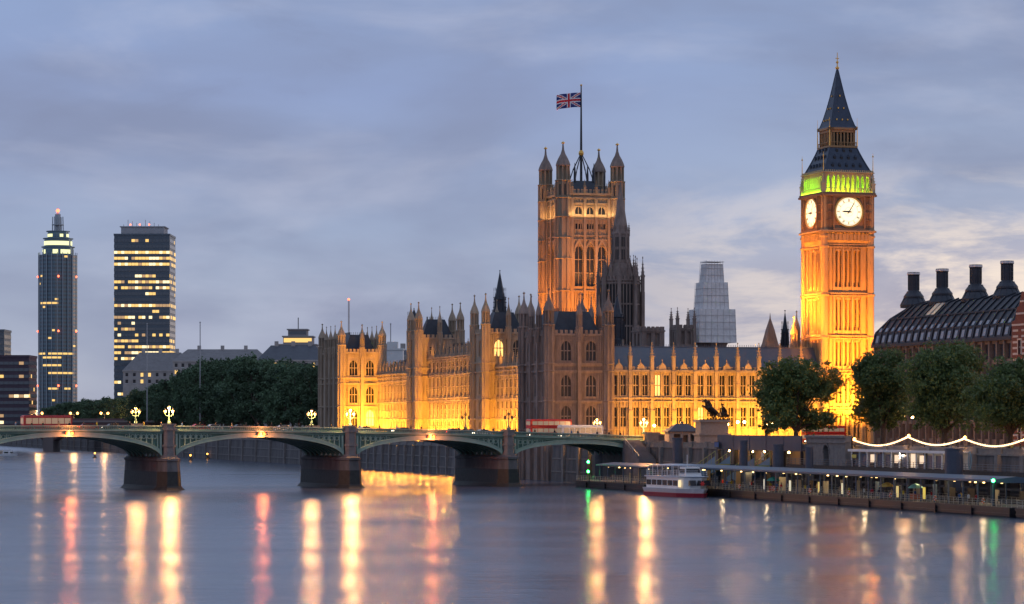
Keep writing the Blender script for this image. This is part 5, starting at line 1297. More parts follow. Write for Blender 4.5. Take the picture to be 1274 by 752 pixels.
# mooring piles
PILE = mat('blue_black_pile', (.075,.085,.12), .5, noise=.3)
for i, (px, yt, v, r_) in enumerate(((843,545,-5,1.1),(925,548,-5,.8),(968,553,-5,1.05),(1007,556,-5,.75),(1187,558,-5,1.5))):
    k_ = (px-637)/3400; s = ((9+cos(A17)*v)-k_*(668+sin(A17)*v))/(k_*cos(A17)+sin(A17)); D = pal(v, s)[1]; z = 14+(527-yt)/3400*D
    ro = thing('mooring_pile', ['thick dark mooring pile next to the bridge end steps','slim mooring pile before the first blue gangway','dark mooring pile between the two blue gangways','slim mooring pile near the arched doorway','broadest mooring pile, beside the cafe end'][i], 'mooring pile', pal(v, s, 0), A17)
    mb = MB(); mb.lathe(0,0,[(r_,-4),(r_,z-.3)],16); pb = mb.build('column', PILE, ro)
    mb = MB(); mb.lathe(0,0,[(r_*1.08,z-.3),(r_*1.08,z)],16); mb.lathe(0,0,[(r_*1.15,3.0),(r_*1.15,3.6)],16); mb.build('collar', PILE, pb)
    if i == 4:
        mb = MB(); mb.T = lambda a,b_,z_: (1.9+b_*.2-.1, -2.0+a, z_)
        for k in range(16): a, b2 = k*pi/8, (k+1)*pi/8; mb.tube((.5*cos(a),0,8+1.4*sin(a)),(.5*cos(b2),0,8+1.4*sin(b2)),.16,n=6)
        mb.T = None; mb.build('fender_ring', mat('pale_teal_paint', (.25,.38,.42), .5), ro)
# gangways with blue side panels
BLUEP = mat('blue_gangway_panel', (.10,.22,.36), .5, noise=.15)
for i, (s0, s1) in enumerate(((-120,-103),(-141,-124))):
    ro = thing('gangway', ['blue-sided gangway sloping to the floating pier nearer the bridge','blue-sided gangway sloping to the floating pier nearer the arched doorway'][i], 'gangway', pal(-1.5, 0, 0), A17)
    mb = MB()
    for v in (-1.6, 1.6):
        mb.T = lambda a, d, z, v=v: (v+d, a, z)
        mb.ext([(s0, 7.4), (s0, 4.2), (s1, 1.8), (s1, 2.6)], -.06, .06)
    mb.T = None; pn = mb.build('side_panel', BLUEP, ro)
    mb = MB(); mb.add([(-1.6,s0,5.8),(1.6,s0,5.8),(1.6,s1,2),(-1.6,s1,2),(-1.6,s0,5.6),(1.6,s0,5.6),(1.6,s1,1.8),(-1.6,s1,1.8)],[(0,1,2,3),(4,7,6,5),(0,4,5,1),(1,5,6,2),(2,6,7,3),(3,7,4,0)])
    for k in range(9):
        t_ = k/8; y = s0+(s1-s0)*t_; zt_ = 8.4-4.6*t_; 
        mb.tube((-1.65,y,zt_-2.6*(1-t_*.3)),(-1.65,y,zt_),.06); mb.tube((1.65,y,zt_-2.6),(1.65,y,zt_),.06)
    for x in (-1.65,1.65): mb.tube((x,s0,8.4),(x,s1,3.8),.09)
    mb.build('walkway', mat('yellow_green_rail', (.3,.32,.12), .5), ro)

# ---------------- floating piers
HULL = mat('black_hull', (.016,.016,.02), .4, noise=.3, nscale=.5)
CANB = mat('blue_grey_canopy', (.08,.115,.17), .45, noise=.15)
INW = mat('cream_pier_lining', (.42,.36,.26), .7)
CEIL = mat('pier_ceiling_lamp', (1,.8,.5), .5, emit=(1,.62,.22), es=6)
def pontoon(label, s0, s1, can0, can1, canz, lamps):
    ro = thing('floating_pier', label, 'floating pier', pal(-15, s0, 0), A17); Ln = s1-s0; W_ = 8.5
    mb = MB(); mb.add([(0,0,.2),(W_,0,.2),(W_,Ln,.2),(0,Ln,.2),(0,0,1.5),(W_,0,1.5),(W_,Ln,1.5),(0,Ln,1.5),(.6,1,-1.2),(W_-.6,1,-1.2),(W_-.6,Ln-1,-1.2),(.6,Ln-1,-1.2)],
        [(0,1,5,4),(1,2,6,5),(2,3,7,6),(3,0,4,7),(4,5,6,7),(8,9,1,0),(9,10,2,1),(10,11,3,2),(11,8,0,3),(11,10,9,8)])
    mb.box(-.22,0,0,Ln,1.15,1.5); mb.box(-.12,0,0,Ln,.5,.62)
    k = 0
    while k < Ln: mb.box(-.3,0,k,k+.35,.1,1.5); k += 12.5
    mb.build('hull', HULL, ro)
    mb = MB(); mb.box(.1,W_-.1,.1,Ln-.1,1.5,1.56); mb.build('deck', mat('pier_deck', (.16,.13,.1), .7), ro)
    mb = MB()
    for z in (1.9,2.25,2.6): mb.tube((.1,.1,z),(.1,Ln-.1,z),.035,n=4); mb.tube((W_-.1,.1,z),(W_-.1,Ln-.1,z),.035,n=4); mb.tube((.1,.1,z),(W_-.1,.1,z),.035,n=4)
    k = .1
    while k < Ln: mb.tube((.1,k,1.5),(.1,k,2.62),.045,n=4); mb.tube((W_-.1,k,1.5),(W_-.1,k,2.62),.04,n=4); k += 1.6
    mb.build('railing', mat('cream_railing', (.42,.40,.33), .5), ro)
    if can1 > can0:
        c0, c1 = can0-s0, can1-s0
        mb = MB(); mb.add([(.3,c0,canz),(4.5,c0,canz+.45),(W_-.3,c0,canz),(.3,c1,canz),(4.5,c1,canz+.45),(W_-.3,c1,canz),(.3,c0,canz-.32),(W_-.3,c0,canz-.32),(.3,c1,canz-.32),(W_-.3,c1,canz-.32)],
            [(0,1,4,3),(1,2,5,4),(6,8,9,7),(0,3,8,6),(2,7,9,5),(0,6,7,2,1),(3,4,5,9,8)])
        cn = mb.build('canopy', CANB, ro)
        mb = MB(); k = c0
        while k <= c1+.1: mb.box(.5,.68,k-.09,k+.09,1.5,canz-.3); mb.box(W_-.7,W_-.52,k-.09,k+.09,1.5,canz-.3); mb.box(.5,W_-.5,k-.08,k+.08,canz-.5,canz-.32); k += 5.0
        mb.build('canopy_post', CANB, ro)
        k = c0+2
        while k < c1-4:
            m_ = MB(); m_.box(W_-1.6,W_-1.5,k,k+R.choice((1.6,2.4,3.2)),1.56,canz-R.choice((.6,1.4,1.8))); k += R.uniform(5,9)
            m_.build('screen_panel', R.choice((INW, mat('blue_screen', (.08,.14,.22), .4), mat('brown_screen', (.12,.08,.05), .6))), ro)
        k = c0+1.8
        for q in range(lamps):
            y = c0+1.5+(c1-c0-3)*q/max(1,lamps-1); y += R.uniform(-1.6,1.6)*(c1-c0 > 50); xo = R.choice((0,0,1.5,3,4.5)); m_ = MB(); m_.box(1.2+xo,1.45+xo,y-.13,y+.13,canz-.6,canz-.42); m_.build('ceiling_lamp', CEIL, cn)
    return ro
pontoon('long floating pier with blue-grey canopy and lit deck along the embankment', -271, -113, -264, -114, 5.5, 44)
pontoon('short dark floating pier with pale railings nearest the bridge', -111.5, -66, -111, -79, 5.2, 9)
pontoon('low dark float carrying railings just past the end of the long pier', -292, -272.5, 0, 0, 0, 0)
# things on the pier
ADS = [(-238,(1,.72,.12),'yellow'),(-228,(.95,.7,.25),'amber'),(-206,(1,.85,.5),'cream'),(-171,(.85,.8,.6),'pale'),(-196,(1,.7,.2),'gold'),(-183,(1,.9,.6),'ivory')]
for s, c_, nm in ADS:
    ro = thing('poster_board', 'small lit %s poster board standing on the long floating pier deck' % nm, 'poster board', pal(-13.2, s, 1.56), A17)
    mb = MB(); mb.box(-.12,.12,-.55,.55,.3,2.3,0); mb.box(-.05,.05,-.5,-.4,0,.3,0); mb.box(-.05,.05,.4,.5,0,.3,0); mb.build('frame', DARKIRON, ro)
    mb = MB(); mb.box(-.14,-.122,-.48,.48,.38,2.22); mb.build('poster', mat('poster_'+nm, c_, .5, emit=c_, es=.55), ro)
for i, (s, c1, c2, lab) in enumerate(((-172,(.05,.4,.42),(.6,.08,.04),'teal umbrella over a red stall'),(-232,(.3,.62,.5),(.5,.1,.03),'pale green umbrella over an orange stall'),(-128,(.75,.6,.2),(.35,.1,.05),'yellow umbrella over a brown stall near the tour boat'),(-221,(.8,.55,.15),(.1,.1,.15),'golden umbrella over a dark stall'))):
    ro = thing('umbrella_stall', lab+' on the floating pier', 'stall', pal(-12, s, 1.56), A17)
    mb = MB(); mb.tube((0,0,0),(0,0,2.5),.05); mb.build('pole', DARKIRON, ro)
    mb = MB(); mb.lathe(0,0,[(1.25,1.95),(1.2,2.05),(.7,2.45),(.06,2.7)],8); mb.build('umbrella', mat('umbrella_%d' % i, c1, .7), ro)
    mb = MB(); mb.box(-.6,.6,-.8,.8,.1,.95); mb.box(-.7,.7,-.9,.9,.95,1.02); mb.build('counter', mat('stall_%d' % i, c2, .6), ro)
# signal posts
GRS = mat('green_signal', (.05,1,.2), .5, emit=(.03,1,.16), es=55)
for (px, D, v, zs, lab) in ((733, 0, -15.5, (5.7,3.6), 'post with two stacked green signal lamps at the bridge end of the pier'), (1237, 0, -14.5, (5.4,), 'post with one green signal lamp at the near end of the long pier')):
    k_ = (px-637)/3400; s = ((9+cos(A17)*v)-k_*(668+sin(A17)*v))/(k_*cos(A17)+sin(A17))
    ro = thing('signal_post', lab, 'signal light', pal(v, s, 0), A17)
    mb = MB(); mb.tube((0,0,-3),(0,0,max(zs)+.4),.12); mb.build('post', DARKIRON, ro)
    for z in zs: m_ = MB(); m_.sphere((-.3,-.25,z),.24,8); m_.build('signal_lamp', GRS, ro)
ro = thing('pier_mast', 'pale striped pole on the low float past the long pier', 'pole', pal(-13, -277, 1.5), A17)
mb = MB()
for k in range(8): mb.lathe(0,0,[(.13,k*.55),(.13,k*.55+.55)],8,k % 2)
mb.lathe(0,0,[(.2,4.4),(.2,4.6)],8); mb.build('pole', [mat('pole_cream', (.6,.55,.35), .5), DARKIRON], ro)

# ---------------- tour boat
def hullmesh(L_, W_, z0, z1, bow=.35, mi=0, n=14, mb=None, flare=.12):
    """bow at -y end (towards the viewer)"""
    mb = mb or MB(); top = []; bot = []
    def outline(w_, l0):
        pts = []
        for k in range(n+1):
            t_ = k/n; y = -L_/2+l0+t_*(L_-l0)
            ww = w_/2*(min(1, (t_/bow))**.55 if t_ < bow else 1)
            pts.append((ww, y))
        return pts
    a = outline(W_*(1-flare), .6); b_ = outline(W_, 0)
    vs = [(x,y,z0) for x,y in a]+[(-x,y,z0) for x,y in a[::-1]]; m = len(vs); vs += [(x,y,z1) for x,y in b_]+[(-x,y,z1) for x,y in b_[::-1]]
    mb.add(vs, [tuple(range(m))[::-1], tuple(range(m,2*m))]+[(k,(k+1)%m,m+(k+1)%m,m+k) for k in range(m)], mi); return mb
BO = thing('tour_boat', 'white two-deck river tour boat with red waterline moored beside the floating pier', 'boat', pal(-19.6, -144, 0), A17+radians(6))
mb = hullmesh(20,6.4,-.7,.75,.3); mb.build('hull', mat('boat_red_hull', (.35,.03,.05), .35), BO)
mb = hullmesh(20.2,6.55,.75,1.6,.3); mb.build('hull_band', WHITE, BO)
mb = MB(); 
mb.T = lambda x,y,z: (x,y,z)
hullmesh(18,5.8,1.6,3.7,.2,mb=mb,flare=-.02); cab = mb.build('cabin', WHITE, BO)
for s_ in (-1,1):
    for k in range(6):
        m_ = MB(); y = -4.6+k*2.3; m_.box(s_*2.86-.06*s_-.03, s_*2.86+.16*s_ +.0, y, y+1.9, 2.1, 3.1) if False else m_.box(min(s_*2.85,s_*2.99), max(s_*2.85,s_*2.99), y, y+1.9, 2.15, 3.15); m_.build('window', GLASS, cab)
for x in (-1.5,0,1.5):
    m_ = MB(); yb = -8.75 if x == 0 else -8.2; m_.frus(x-.65,x+.65,yb-.25,yb+.6,2.2,x-.6,x+.6,yb-.0,yb+.6,3.2); m_.build('windscreen', GLASS, cab)
mb = MB(); hullmesh(19,6.3,3.7,3.9,.2,mb=mb,flare=0); mb.box(-2.9,2.9,-2,8.8,5.9,6.05); 
for k in range(6):
    for s_ in (-1,1): mb.box(s_*2.75-.06,s_*2.75+.06,-1.9+k*2.1,-1.8+k*2.1,3.9,5.9)
mb.build('upper_deck', mat('boat_pale_blue', (.5,.58,.68), .4), BO)
mb = MB(); mb.frus(-1.7,1.7,-5.6,-2.6,3.9,-1.5,1.5,-5.1,-2.7,5.7); wh = mb.build('wheelhouse', WHITE, BO)
m_ = MB(); m_.frus(-1.5,1.5,-5.55,-5.2,4.6,-1.4,1.4,-5.25,-5.1,5.4); m_.box(-1.72,-1.62,-5,-3,4.5,5.3); m_.box(1.62,1.72,-5,-3,4.5,5.3); m_.build('window', GLASS, wh)
mb = MB()
for z in (4.3,4.7,5.0):
    for s_ in (-1,1): mb.tube((s_*2.9,-5.5,z),(s_*2.9,9.2,z),.035,n=4); mb.tube((s_*2.9,-5.5,z),(s_*.9,-9.0,z),.035,n=4)
for k in range(12):
    for s_ in (-1,1): mb.tube((s_*2.9,-5.4+k*1.3,3.9),(s_*2.9,-5.4+k*1.3,5.0),.035,n=4)
mb.build('railing', WHITE, BO)
mb = MB(); mb.tube((0,-2.8,5.7),(0,-2.8,8),.06); mb.build('mast', WHITE, BO)
mb = MB()
for k in range(9): a=k*2*pi/9
mb.ext([(.55*(1 if k % 2 == 0 else .5)*cos(k*pi/6), 2.6+.55*(1 if k % 2 == 0 else .5)*sin(k*pi/6)) for k in range(12)], -9.3, -9.2)
mb.build('emblem', mat('emblem_red', (.7,.05,.05), .5), BO)
m_ = MB(); m_.box(-3.02,-2.9,-5.9,-5.0,1.9,3.2); m_.build('lit_doorway', mat('boat_doorway_glow', (.9,.7,.4), .5, emit=(1,.75,.4), es=1.0), cab)
# small moored boats
def small_boat(label, loc, rz, L_=7.5, lit=None):
    ro = thing('motor_boat', label, 'boat', loc, rz)
    mb = hullmesh(L_,2.5,-.3,.9,.4); mb.build('hull', WHITE, ro)
    mb = MB(); mb.frus(-1,1,-L_*.15,L_*.35,.9,-.8,.8,-L_*.05,L_*.33,2.2); cb = mb.build('cabin', WHITE, ro)
    mb = MB(); mb.box(-1.02,-.9,0,L_*.25,1.2,1.8); mb.box(.9,1.02,0,L_*.25,1.2,1.8); mb.frus(-.8,.8,-L_*.17,-L_*.1,1.2,-.75,.75,-L_*.12,-L_*.08,1.9); mb.build('window', GLASS, cb)
    return ro
small_boat('small white motor boat moored by the dark far pier under the leftmost arch', ray(12, 1170, 0), radians(60), 9)
# buoy-like lamps on water
for i, (px, y) in enumerate(((118,566),(237,569),(258,567),(308,569),(354,571))):
    D = 14*3400/(y+4-527); ro = thing('lit_buoy', 'small dark buoy with an amber lamp floating beyond the bridge arches', 'buoy', ray(px, D, 0), 0, 'amber-lit buoys beyond the bridge')
    mb = MB(); mb.lathe(0,0,[(.9,-.4),(1.0,.3),(.5,.6),(.15,1.6)],10); mb.build('float', BLACKP, ro)
    mb = MB(); mb.sphere((0,0,1.9),.34,8); mb.build('lamp', mat('amber_buoy_lamp', (1,.5,.1), .5, emit=(1,.42,.06), es=7), ro)

# ---------------- vehicles
def wheelset(ro, xs, y, r_, w_=.25):
    for x in xs:
        for s_ in (-1, 1):
            m_ = MB(); m_.T = lambda a,b_,z,x=x,s_=s_: (x+a, s_*y+z, r_+b_); m_.lathe(0,0,[(r_,-w_/2),(r_,w_/2)],14,0); m_.lathe(0,0,[(r_*.55,-w_/2-.02),(r_*.55,w_/2+.02)],10,1); m_.build('wheel', [BLACKP, mat('wheel_rim', (.4,.4,.42), .4, .6)], ro)
HEAD = mat('headlamp', (1,.9,.7), .4, emit=(1,.85,.6), es=12); TAIL = mat('tail_lamp', (1,.05,.03), .4, emit=(1,.04,.02), es=8)
def bus(label, loc, rz, double=True, m=None, cat='bus'):
    ro = thing('double_decker_bus' if double else 'coach', label, cat, loc, rz); h = 4.35 if double else 3.2; L_ = 10.6
    mb = MB(); mb.box(-L_/2,L_/2,-1.25,1.25,.35,h-.25); mb.frus(-L_/2,L_/2,-1.25,1.25,h-.25,-L_/2+.25,L_/2-.2,-1.05,1.05,h); bd = mb.build('body', m or REDP, ro)
    for z in ((1.35,2.2),(3.0,3.85)) if double else ((1.4,2.6),):
        m_ = MB(); 
        for k in range(7):
            x = -L_/2+.5+k*1.4
            for s_ in (-1,1): m_.box(x,x+1.25,min(s_*1.25,s_*1.29),max(s_*1.25,s_*1.29),z[0],z[1])
        for s_ in (-1,1): m_.box(min(s_*L_/2,s_*(L_/2+.04)),max(s_*L_/2,s_*(L_/2+.04)),-1.05,1.05,z[0],z[1])
        m_.build('window_band', mat('bus_window_glow', (.3,.25,.2), .2, emit=(1,.72,.45), es=.16), bd)
    for s_ in (-1,1):
        m_ = MB(); m_.box(-L_/2-.05,-L_/2,s_*.95-.14,s_*.95+.14,.6,.85); m_.build('headlight', HEAD, ro)
        m_ = MB(); m_.box(L_/2,L_/2+.05,s_*1.0-.12,s_*1.0+.12,.6,.95); m_.build('tail_light', TAIL, ro)
    wheelset(ro, (-3.2, 3.0), 1.12, .48); return ro
def on_bridge(px, yb):
    k = (px-637)/3400; x0, y0, _ = bri(0, yb); t_ = (k*y0-x0)/(cos(AB)-k*sin(AB)); return bri(t_, yb, ztop(t_)-1.08), t_
p_, _ = on_bridge(683, 19); bus('red double-decker bus crossing the bridge in front of the dark pavilion', p_, AB)
p_, _ = on_bridge(722, 15); bus('white single-deck coach just ahead of the red bus by the last lamp', p_, AB, False, WHITE, 'coach')
p_, _ = on_bridge(58, 19); bus('dark red single-deck coach beside the round tower foot', p_, AB, False, mat('maroon_paint', (.25,.03,.04), .4), 'coach')
def car(label, loc, rz, m, group=None):
    ro = thing('car', label, 'car', loc, rz, group)
    mb = MB(); mb.ext([(-2.1,.3),(2.1,.3),(2.15,.75),(1.95,.95),(1.2,1.02),(.6,1.42),(-.9,1.45),(-1.6,1.0),(-2.1,.9)],-.85,.85); mb.build('body', m, ro)
    mb = MB(); mb.ext([(1.05,1.0),(.55,1.38),(-.85,1.41),(-1.4,1.02)],-.87,.87); mb.build('window', GLASS, ro)
    for s_ in (-1,1):
        m_ = MB(); m_.box(2.1,2.17,s_*.6-.15,s_*.6+.15,.6,.78); m_.build('headlight', HEAD, ro); m_ = MB(); m_.box(-2.15,-2.1,s_*.6-.15,s_*.6+.15,.65,.85); m_.build('tail_light', TAIL, ro)
    wheelset(ro, (-1.3,1.3), .78, .31, .2); return ro
CC = [('silver',(.4,.41,.43)),('black',(.02,.02,.025)),('white',(.7,.7,.7)),('dark red',(.3,.02,.02)),('blue',(.03,.07,.2))]
for i, (px, yb, ci_) in enumerate(((110,9,3),(140,15,1),(248,9,3),(265,16,0),(300,9,1),(352,16,2),(455,9,0),(500,15,1),(565,9,4),(600,16,2))):
    p_, t_ = on_bridge(px, yb); where = 'below the slab tower' if px < 160 else 'in front of the dark trees' if px < 400 else 'in front of the golden river front'
    car('%s car crossing the bridge %s%s' % (CC[ci_][0], where, '' if yb < 12 else ', on the far carriageway'), p_, AB if yb < 12 else AB+pi, mat('car_paint_'+CC[ci_][0].replace(' ','_'), CC[ci_][1], .3))
# vehicles on the embankment road by the tower
bus('red double-decker bus below the clock tower behind the embankment wall', pal(58, -34, 9.04), A17+radians(3))
car('white car on the road near the foot of the clock tower', pal(40, -35, 9.04), A17, mat('car_paint_white', (.7,.7,.7)))
car('black taxi-like car on the embankment road beside the first street tree', pal(31, -95, 9.04), A17+pi/2, mat('car_paint_black', (.02,.02,.025)))

# ---------------- people
def person_mesh(seed, skin, top, leg):
    Q = random.Random(seed); mb = MB(); st = Q.uniform(.05,.22)
    for s_, d in ((-1, st), (1, -st)):
        mb.tube((s_*.09,0,.88),(s_*.1,d,.48),.09,.065,7); mb.tube((s_*.1,d,.48),(s_*.1,d*1.5+(.08 if d<0 else 0),.06),.062,.045,7); mb.tube((s_*.1,d*1.5+(.08 if d<0 else 0),.05),(s_*.1,d*1.5-.16,.04),.05,.035,6)
        mb.tube((s_*.19,0,1.4),(s_*.25,-d*.5,1.12),.055,.045,7); mb.tube((s_*.25,-d*.5,1.12),(s_*.24,-d-.06,.86),.045,.033,7); mb.sphere((s_*.24,-d-.08,.82),.045,6)
    mb.lathe(0,0,[(.14,.84),(.16,.95),(.14,1.12),(.19,1.36),(.16,1.45),(.06,1.5),(.055,1.56)],10); mb.sphere((0,-.01,1.66),.1,10,0,1.25); mb.tube((0,-.09,1.65),(0,-.13,1.64),.02,.01,5)
    me = skin_join(mb, 'person', .028); me.materials.clear()
    for m_ in (mat('skin_tone', (.45,.28,.2), .6), top, leg, mat('dark_hair', (.03,.02,.015), .7)): me.materials.append(m_)
    for p in me.polygons:
        z = p.center.z; p.material_index = (3 if z > 1.7 or (z > 1.58 and p.center.y > .02) else 0) if z > 1.5 else 1 if z > .88 else 2 if z > .0 else 2
        if z < .87 and abs(p.center.x) > .2: p.material_index = 0
    return me
CL = {'dark coat': (.03,.03,.04), 'red jacket': (.4,.03,.03), 'white shirt': (.6,.6,.6), 'blue jacket': (.05,.12,.3), 'yellow jacket': (.6,.45,.05), 'tan coat': (.35,.24,.14)}
PM = {k: person_mesh(i, None, mat('cloth_'+k.split()[0]+'_'+k.split()[1], c_, .85), mat('trousers_dark', (.025,.03,.045), .85)) for i, (k, c_) in enumerate(CL.items())}
def person(kind, label, loc, rz, group): o = link('person', PM[kind]); o.location = loc; o.rotation_euler = (0,0,rz); tag(o, label, 'person', group)
ks = list(CL); Q = random.Random(9)
for i in range(46):
    k = ks[i % 6]; s = -262+i*3.25+Q.uniform(-1,1)
    person(k, 'person in %s standing among others on the long floating pier' % k, pal(Q.uniform(-14.2,-9.5), s, 1.56), Q.random()*6.28, 'people on the long pier in '+k)
for i in range(44):
    px = 20+i*17.6+Q.uniform(-6,6); p_, t_ = on_bridge(px, Q.uniform(1.2,3.2)); k = ks[Q.randrange(6)] if i % 3 == 0 else 'dark coat'
    person(k, 'pedestrian in %s walking behind the bridge parapet' % k, (p_[0], p_[1], p_[2]+.14), AB+pi/2*Q.choice((1,-1)), 'people on the bridge in '+k)
for i in range(22):
    s = Q.uniform(-250,-60); k = ks[i % 6]
    person(k, 'person in %s on the embankment pavement under the street trees' % k, pal(Q.uniform(11.5,18), s, 9), Q.random()*6.28, 'people on the pavement in '+k)
# terrace lamps
GL_TE = mat('terrace_lantern_glass', (.8,.6,.3), .4, emit=(1,.40,.04), es=450)
for i in range(24):
    ro = thing('terrace_lamp', 'small lantern on the terrace parapet below the golden palace front', 'lamp', pal(.45, 26+i*8.1, 8.8), A17, 'lanterns along the river terrace parapet')
    mb = MB(); mb.lathe(0,0,[(.14,0),(.07,.3),(.05,1.3)],6); mb.build('post', DARKIRON, ro); mb = MB(); mb.lathe(0,0,[(.12,1.3),(.24,1.6),(.24,1.75),(.05,1.95)],6); mb.build('lantern', GL_TE, ro)
LRG = mat('lifebuoy_orange', (.75,.16,.03), .5)
for i in range(9):
    mb = MB()
    for k in range(12): a, b_ = k*pi/6, (k+1)*pi/6; mb.tube((0,.36*cos(a),.36*sin(a)),(0,.36*cos(b_),.36*sin(b_)),.09,n=6,mi=1 if k % 3 == 0 else 0)
    o = mb.build('lifebuoy', [LRG, WHITE]); o.location = pal(-15.05, -262+i*16.5, 2.3); o.rotation_euler = (0,0,A17); tag(o, 'orange lifebuoy hung on the outer railing of the long floating pier', 'lifebuoy', 'lifebuoys on the floating pier')
def bench_mesh():
    ro = thing('bench', 'slatted bench on the embankment pavement behind the river wall', 'bench', pal(12.6, -244, 9), A17, 'benches along the embankment')
    mb = MB(); 
    for k in range(3): mb.box(-.25+k*.18,-.1+k*.18,0,1.8,.44,.48)
    mb.build('seat', WOOD, ro); mb = MB()
    for k in range(3): mb.box(.3,.34,0,1.8,.55+k*.15,.66+k*.15)
    mb.build('backrest', WOOD, ro)
    for y in (.15,1.6): mb = MB(); mb.box(-.25,.34,y,y+.06,0,.44); mb.build('leg', DARKIRON, ro)
    return ro
b0 = bench_mesh()
for i in range(1, 9): dup(b0, pal(12.6, -244+i*19, 9), A17)
for i, (s, z, w_, h, c_) in enumerate(((-108,9.0,2.6,1.2,(.05,.12,.3)),(-133,6.6,1.6,1.8,(.5,.48,.42)),(-177,7.6,2.2,.8,(.55,.5,.1)),(-219,7.4,1.6,1.6,(.1,.3,.33)))):
    ro = thing('notice_board', ['wide blue notice board on the pier hall fascia','cream notice board inside the pier hall frame','yellow strip sign by the quay cafe','teal board at the near end of the quay cafe'][i], 'sign', pal(1.9, s, z), A17)
    mb = MB(); mb.box(-.08,0,-w_/2,w_/2,0,h,0); mb.box(-.1,-.081,-w_/2+.1,w_/2-.1,.1,h-.1,1); mb.box(-.02,.1,-.05,.05,-1.2,0,0); mb.build('panel', [DARKIRON, mat('notice_%d' % i, c_, .5)], ro)
# ---------------- terrace marquees and street lamps
for i, (s0, s1, c_, nm) in enumerate(((100,122,(.6,.6,.6),'white'),(126,150,(.45,.1,.08),'red'),(36,60,(.5,.5,.5),'grey'),(64,84,(.42,.12,.1),'faded red'))):
    ro = thing('marquee', '%s striped terrace marquee below the palace front, seen under an arch' % nm, 'marquee', pal(2.5, s0, 8.0), A17); Ln = s1-s0
    mb = MB(); mb.add([(0,0,2.3),(5,0,2.3),(5,Ln,2.3),(0,Ln,2.3),(2.5,.6,3.7),(2.5,Ln-.6,3.7)],[(0,1,4),(1,2,5,4),(2,3,5),(3,0,4,5),(0,3,2,1)]); mb.box(-.02,.0,0,Ln,1.9,2.3); mb.build('awning', mat('marquee_'+nm.replace(' ','_'), c_, .8, noise=.2), ro)
    mb = MB(); k = 0
    while k <= Ln: mb.tube((.1,k,0),(.1,k,2.3),.05); mb.tube((4.9,k,0),(4.9,k,2.3),.05); k += 4
    mb.build('pole', WHITE, ro)
for i, (px, v, z) in enumerate(((901,22,13.5),(922,24,14.0),(958,22,13.6),(814,12,13.2),(1135,26,15),(1150,30,15.4),(1165,34,15),(1240,22,13.5))):
    k_ = (px-637)/3400; s = ((9+cos(A17)*v)-k_*(668+sin(A17)*v))/(k_*cos(A17)+sin(A17))
    lab = ['just right of the statue plinth','between statue and small tree','under the edge of the first street tree','by the kiosk roof','behind the second street tree, first of three','behind the trees, middle of three','behind the trees, last of three','below the lowest street tree'][i]
    post_lamp('glowing street lamp '+lab.replace('right of ','beyond '), pal(v, s, 9), z-9, GL_ST, 2 if i < 3 else 1)

# ================================================================== LAMP LIGHT THAT THE PHOTO SHOWS
GOLD = (1, .385, .022); SODIUM = (1, .28, .013)
def strip(v, s0, s1, z, tv, tz, power, col=GOLD, w_=1.2):
    x, y, _ = pal(v, (s0+s1)/2, 0); l = area((x, y, z), pal(tv, (s0+s1)/2, tz), s1-s0, w_, power, col, A17+pi/2); return l
for k in ((20.5,84,1.0),(97,155.5,1.15),(166,217,.9)):
    strip(8.5, k[0]+.5, k[1]-.5, 8.4, 12, 18, 20000*k[2]); strip(7.0, k[0]+1, k[1]-1, 8.4, 12, 32, 30000*k[2], GOLD)
area(pal(6.5, 203, 8.6), pal(7, 218, 20), 10, 1.2, 17000, GOLD, A17)
area(pal(14, 78, 31), pal(15.5, 85, 38), 11, .6, 500, GOLD, A17); area(pal(14, 149, 34), pal(15.5, 156, 40), 11, .6, 400, GOLD, A17)
# north range
area(pal(46, -10, 9.6), pal(46, 1, 20), 50, 1.2, 30000, GOLD, A17)
area(pal(50, -4, 9.4), pal(50, 1, 14), 36, .8, 4000, (1,.50,.03), A17)
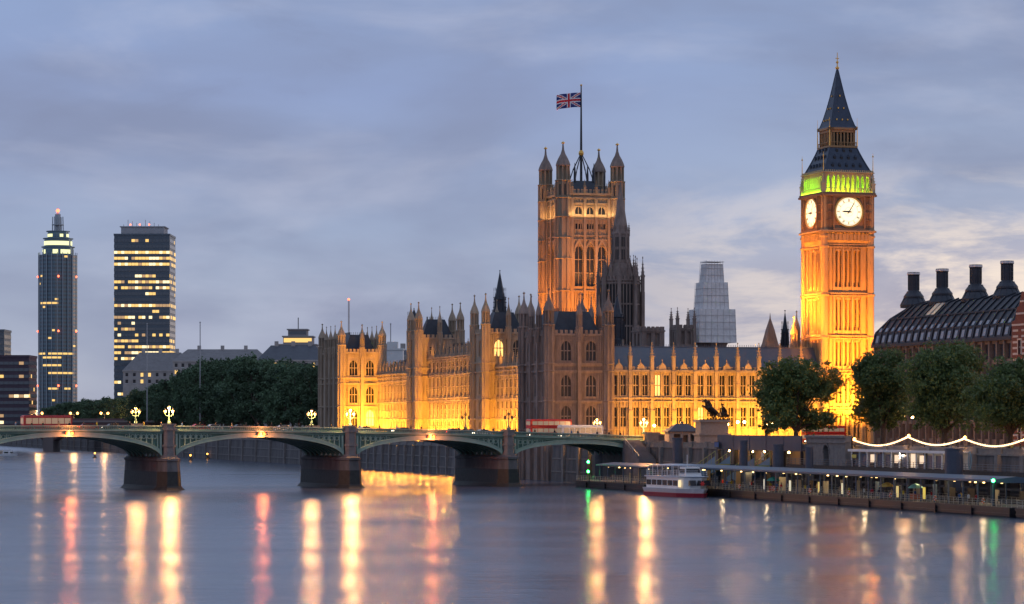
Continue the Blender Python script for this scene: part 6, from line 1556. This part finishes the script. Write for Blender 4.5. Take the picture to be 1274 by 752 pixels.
# clock tower
for (v, s, tv, ts, tz, p_, z0) in ((79.3,-12,79.3,0,20,8000,9.6),(79.3,-26,79.3,0,38,14500,9.6),(79.3,-42,79.3,0,52,19000,9.8)):
    area(pal(v, s, z0), pal(tv, ts, tz), 9, 1.2, p_, SODIUM if p_ > 10000 else GOLD, A17, 50)
for (v, s, tz, p_, z0) in ((64,6.3,28,3200,22),(56,6.3,42,9000,34),(48,6.3,52,8500,34)):
    area(pal(v, s, z0), pal(73, 6.3, tz), 9, 1.2, p_, SODIUM, A17+pi/2, 50)
# belfry greens and yellows
for k, (v, s, sx, zr) in enumerate(((79.3,1.6,9.5,0),(74.6,6.3,9.5,pi/2),(84.0,6.3,9.5,pi/2),(79.3,11,9.5,0))):
    area(pal(v, s, 72.5), pal(v, s, 80), sx, .5, (900 if k != 1 else 1900), (.30,1,.01) if k else (.6,.95,.02), A17+zr)
area(pal(79.3,-.9,72.45), pal(79.3,.3,75.5), 13, .3, 130, (1,.72,.03), A17); area(pal(72.1,6.3,72.45), pal(73.4,6.3,75.5), 13, .3, 520, (.42,1,.02), A17+pi/2)
area(pal(79.3,5.5,84.2), pal(79.3,5.5,90), 4, 4, 60, GOLD, A17)
# flag tower
area(pal(89.6, 220, 41), pal(89.6, 234, 66), 18, 1.5, 12500, SODIUM, A17, 120); area(pal(66, 243.6, 41), pal(80, 243.6, 66), 18, 1.5, 12500, SODIUM, A17+pi/2, 120)
area(pal(89.6, 232.0, 83.6), pal(89.6, 234, 88), 15, .5, 950, (1,.60,.22), A17); area(pal(78.0, 243.6, 83.6), pal(80, 243.6, 88), 15, .5, 900, (1,.5,.15), A17+pi/2)
area(pal(89.6, 226, 64), pal(89.6, 234, 84), 16, .6, 1600, (1,.42,.15), A17)
area(pal(68, 125, 33), pal(66, 130, 50), 10, 4, 500, (1,.6,.35), A17)
point(pal(64, 22, 33.6), 1500, GOLD, .6)
# street glow on the embankment and by the tower base
for (v, s, z, p_) in ((40,-60,14,1300),(45,-90,14,2500),(52,-125,12,1600),(50,-100,13,1600),(50,-160,12,1600),(46,-190,12,1600),(42,-215,12,1200),(24,-82,13,900),(60,-70,14,1500),(30,-200,11.5,1800),(30,-222,11.5,1800),(30,-165,11.5,1500),(28,-128,12,1800)): point(pal(v, s, z), p_, SODIUM, .5)
# pier interior
for k in range(7): point(pal(-11, -254+k*22, 4.6), 230, (1,.72,.36), .15)
point(pal(2.4, -196, 8.4), 180, (1,.75,.5), .2); point(pal(1.4,-120,8), 120, (1,.6,.3), .2)
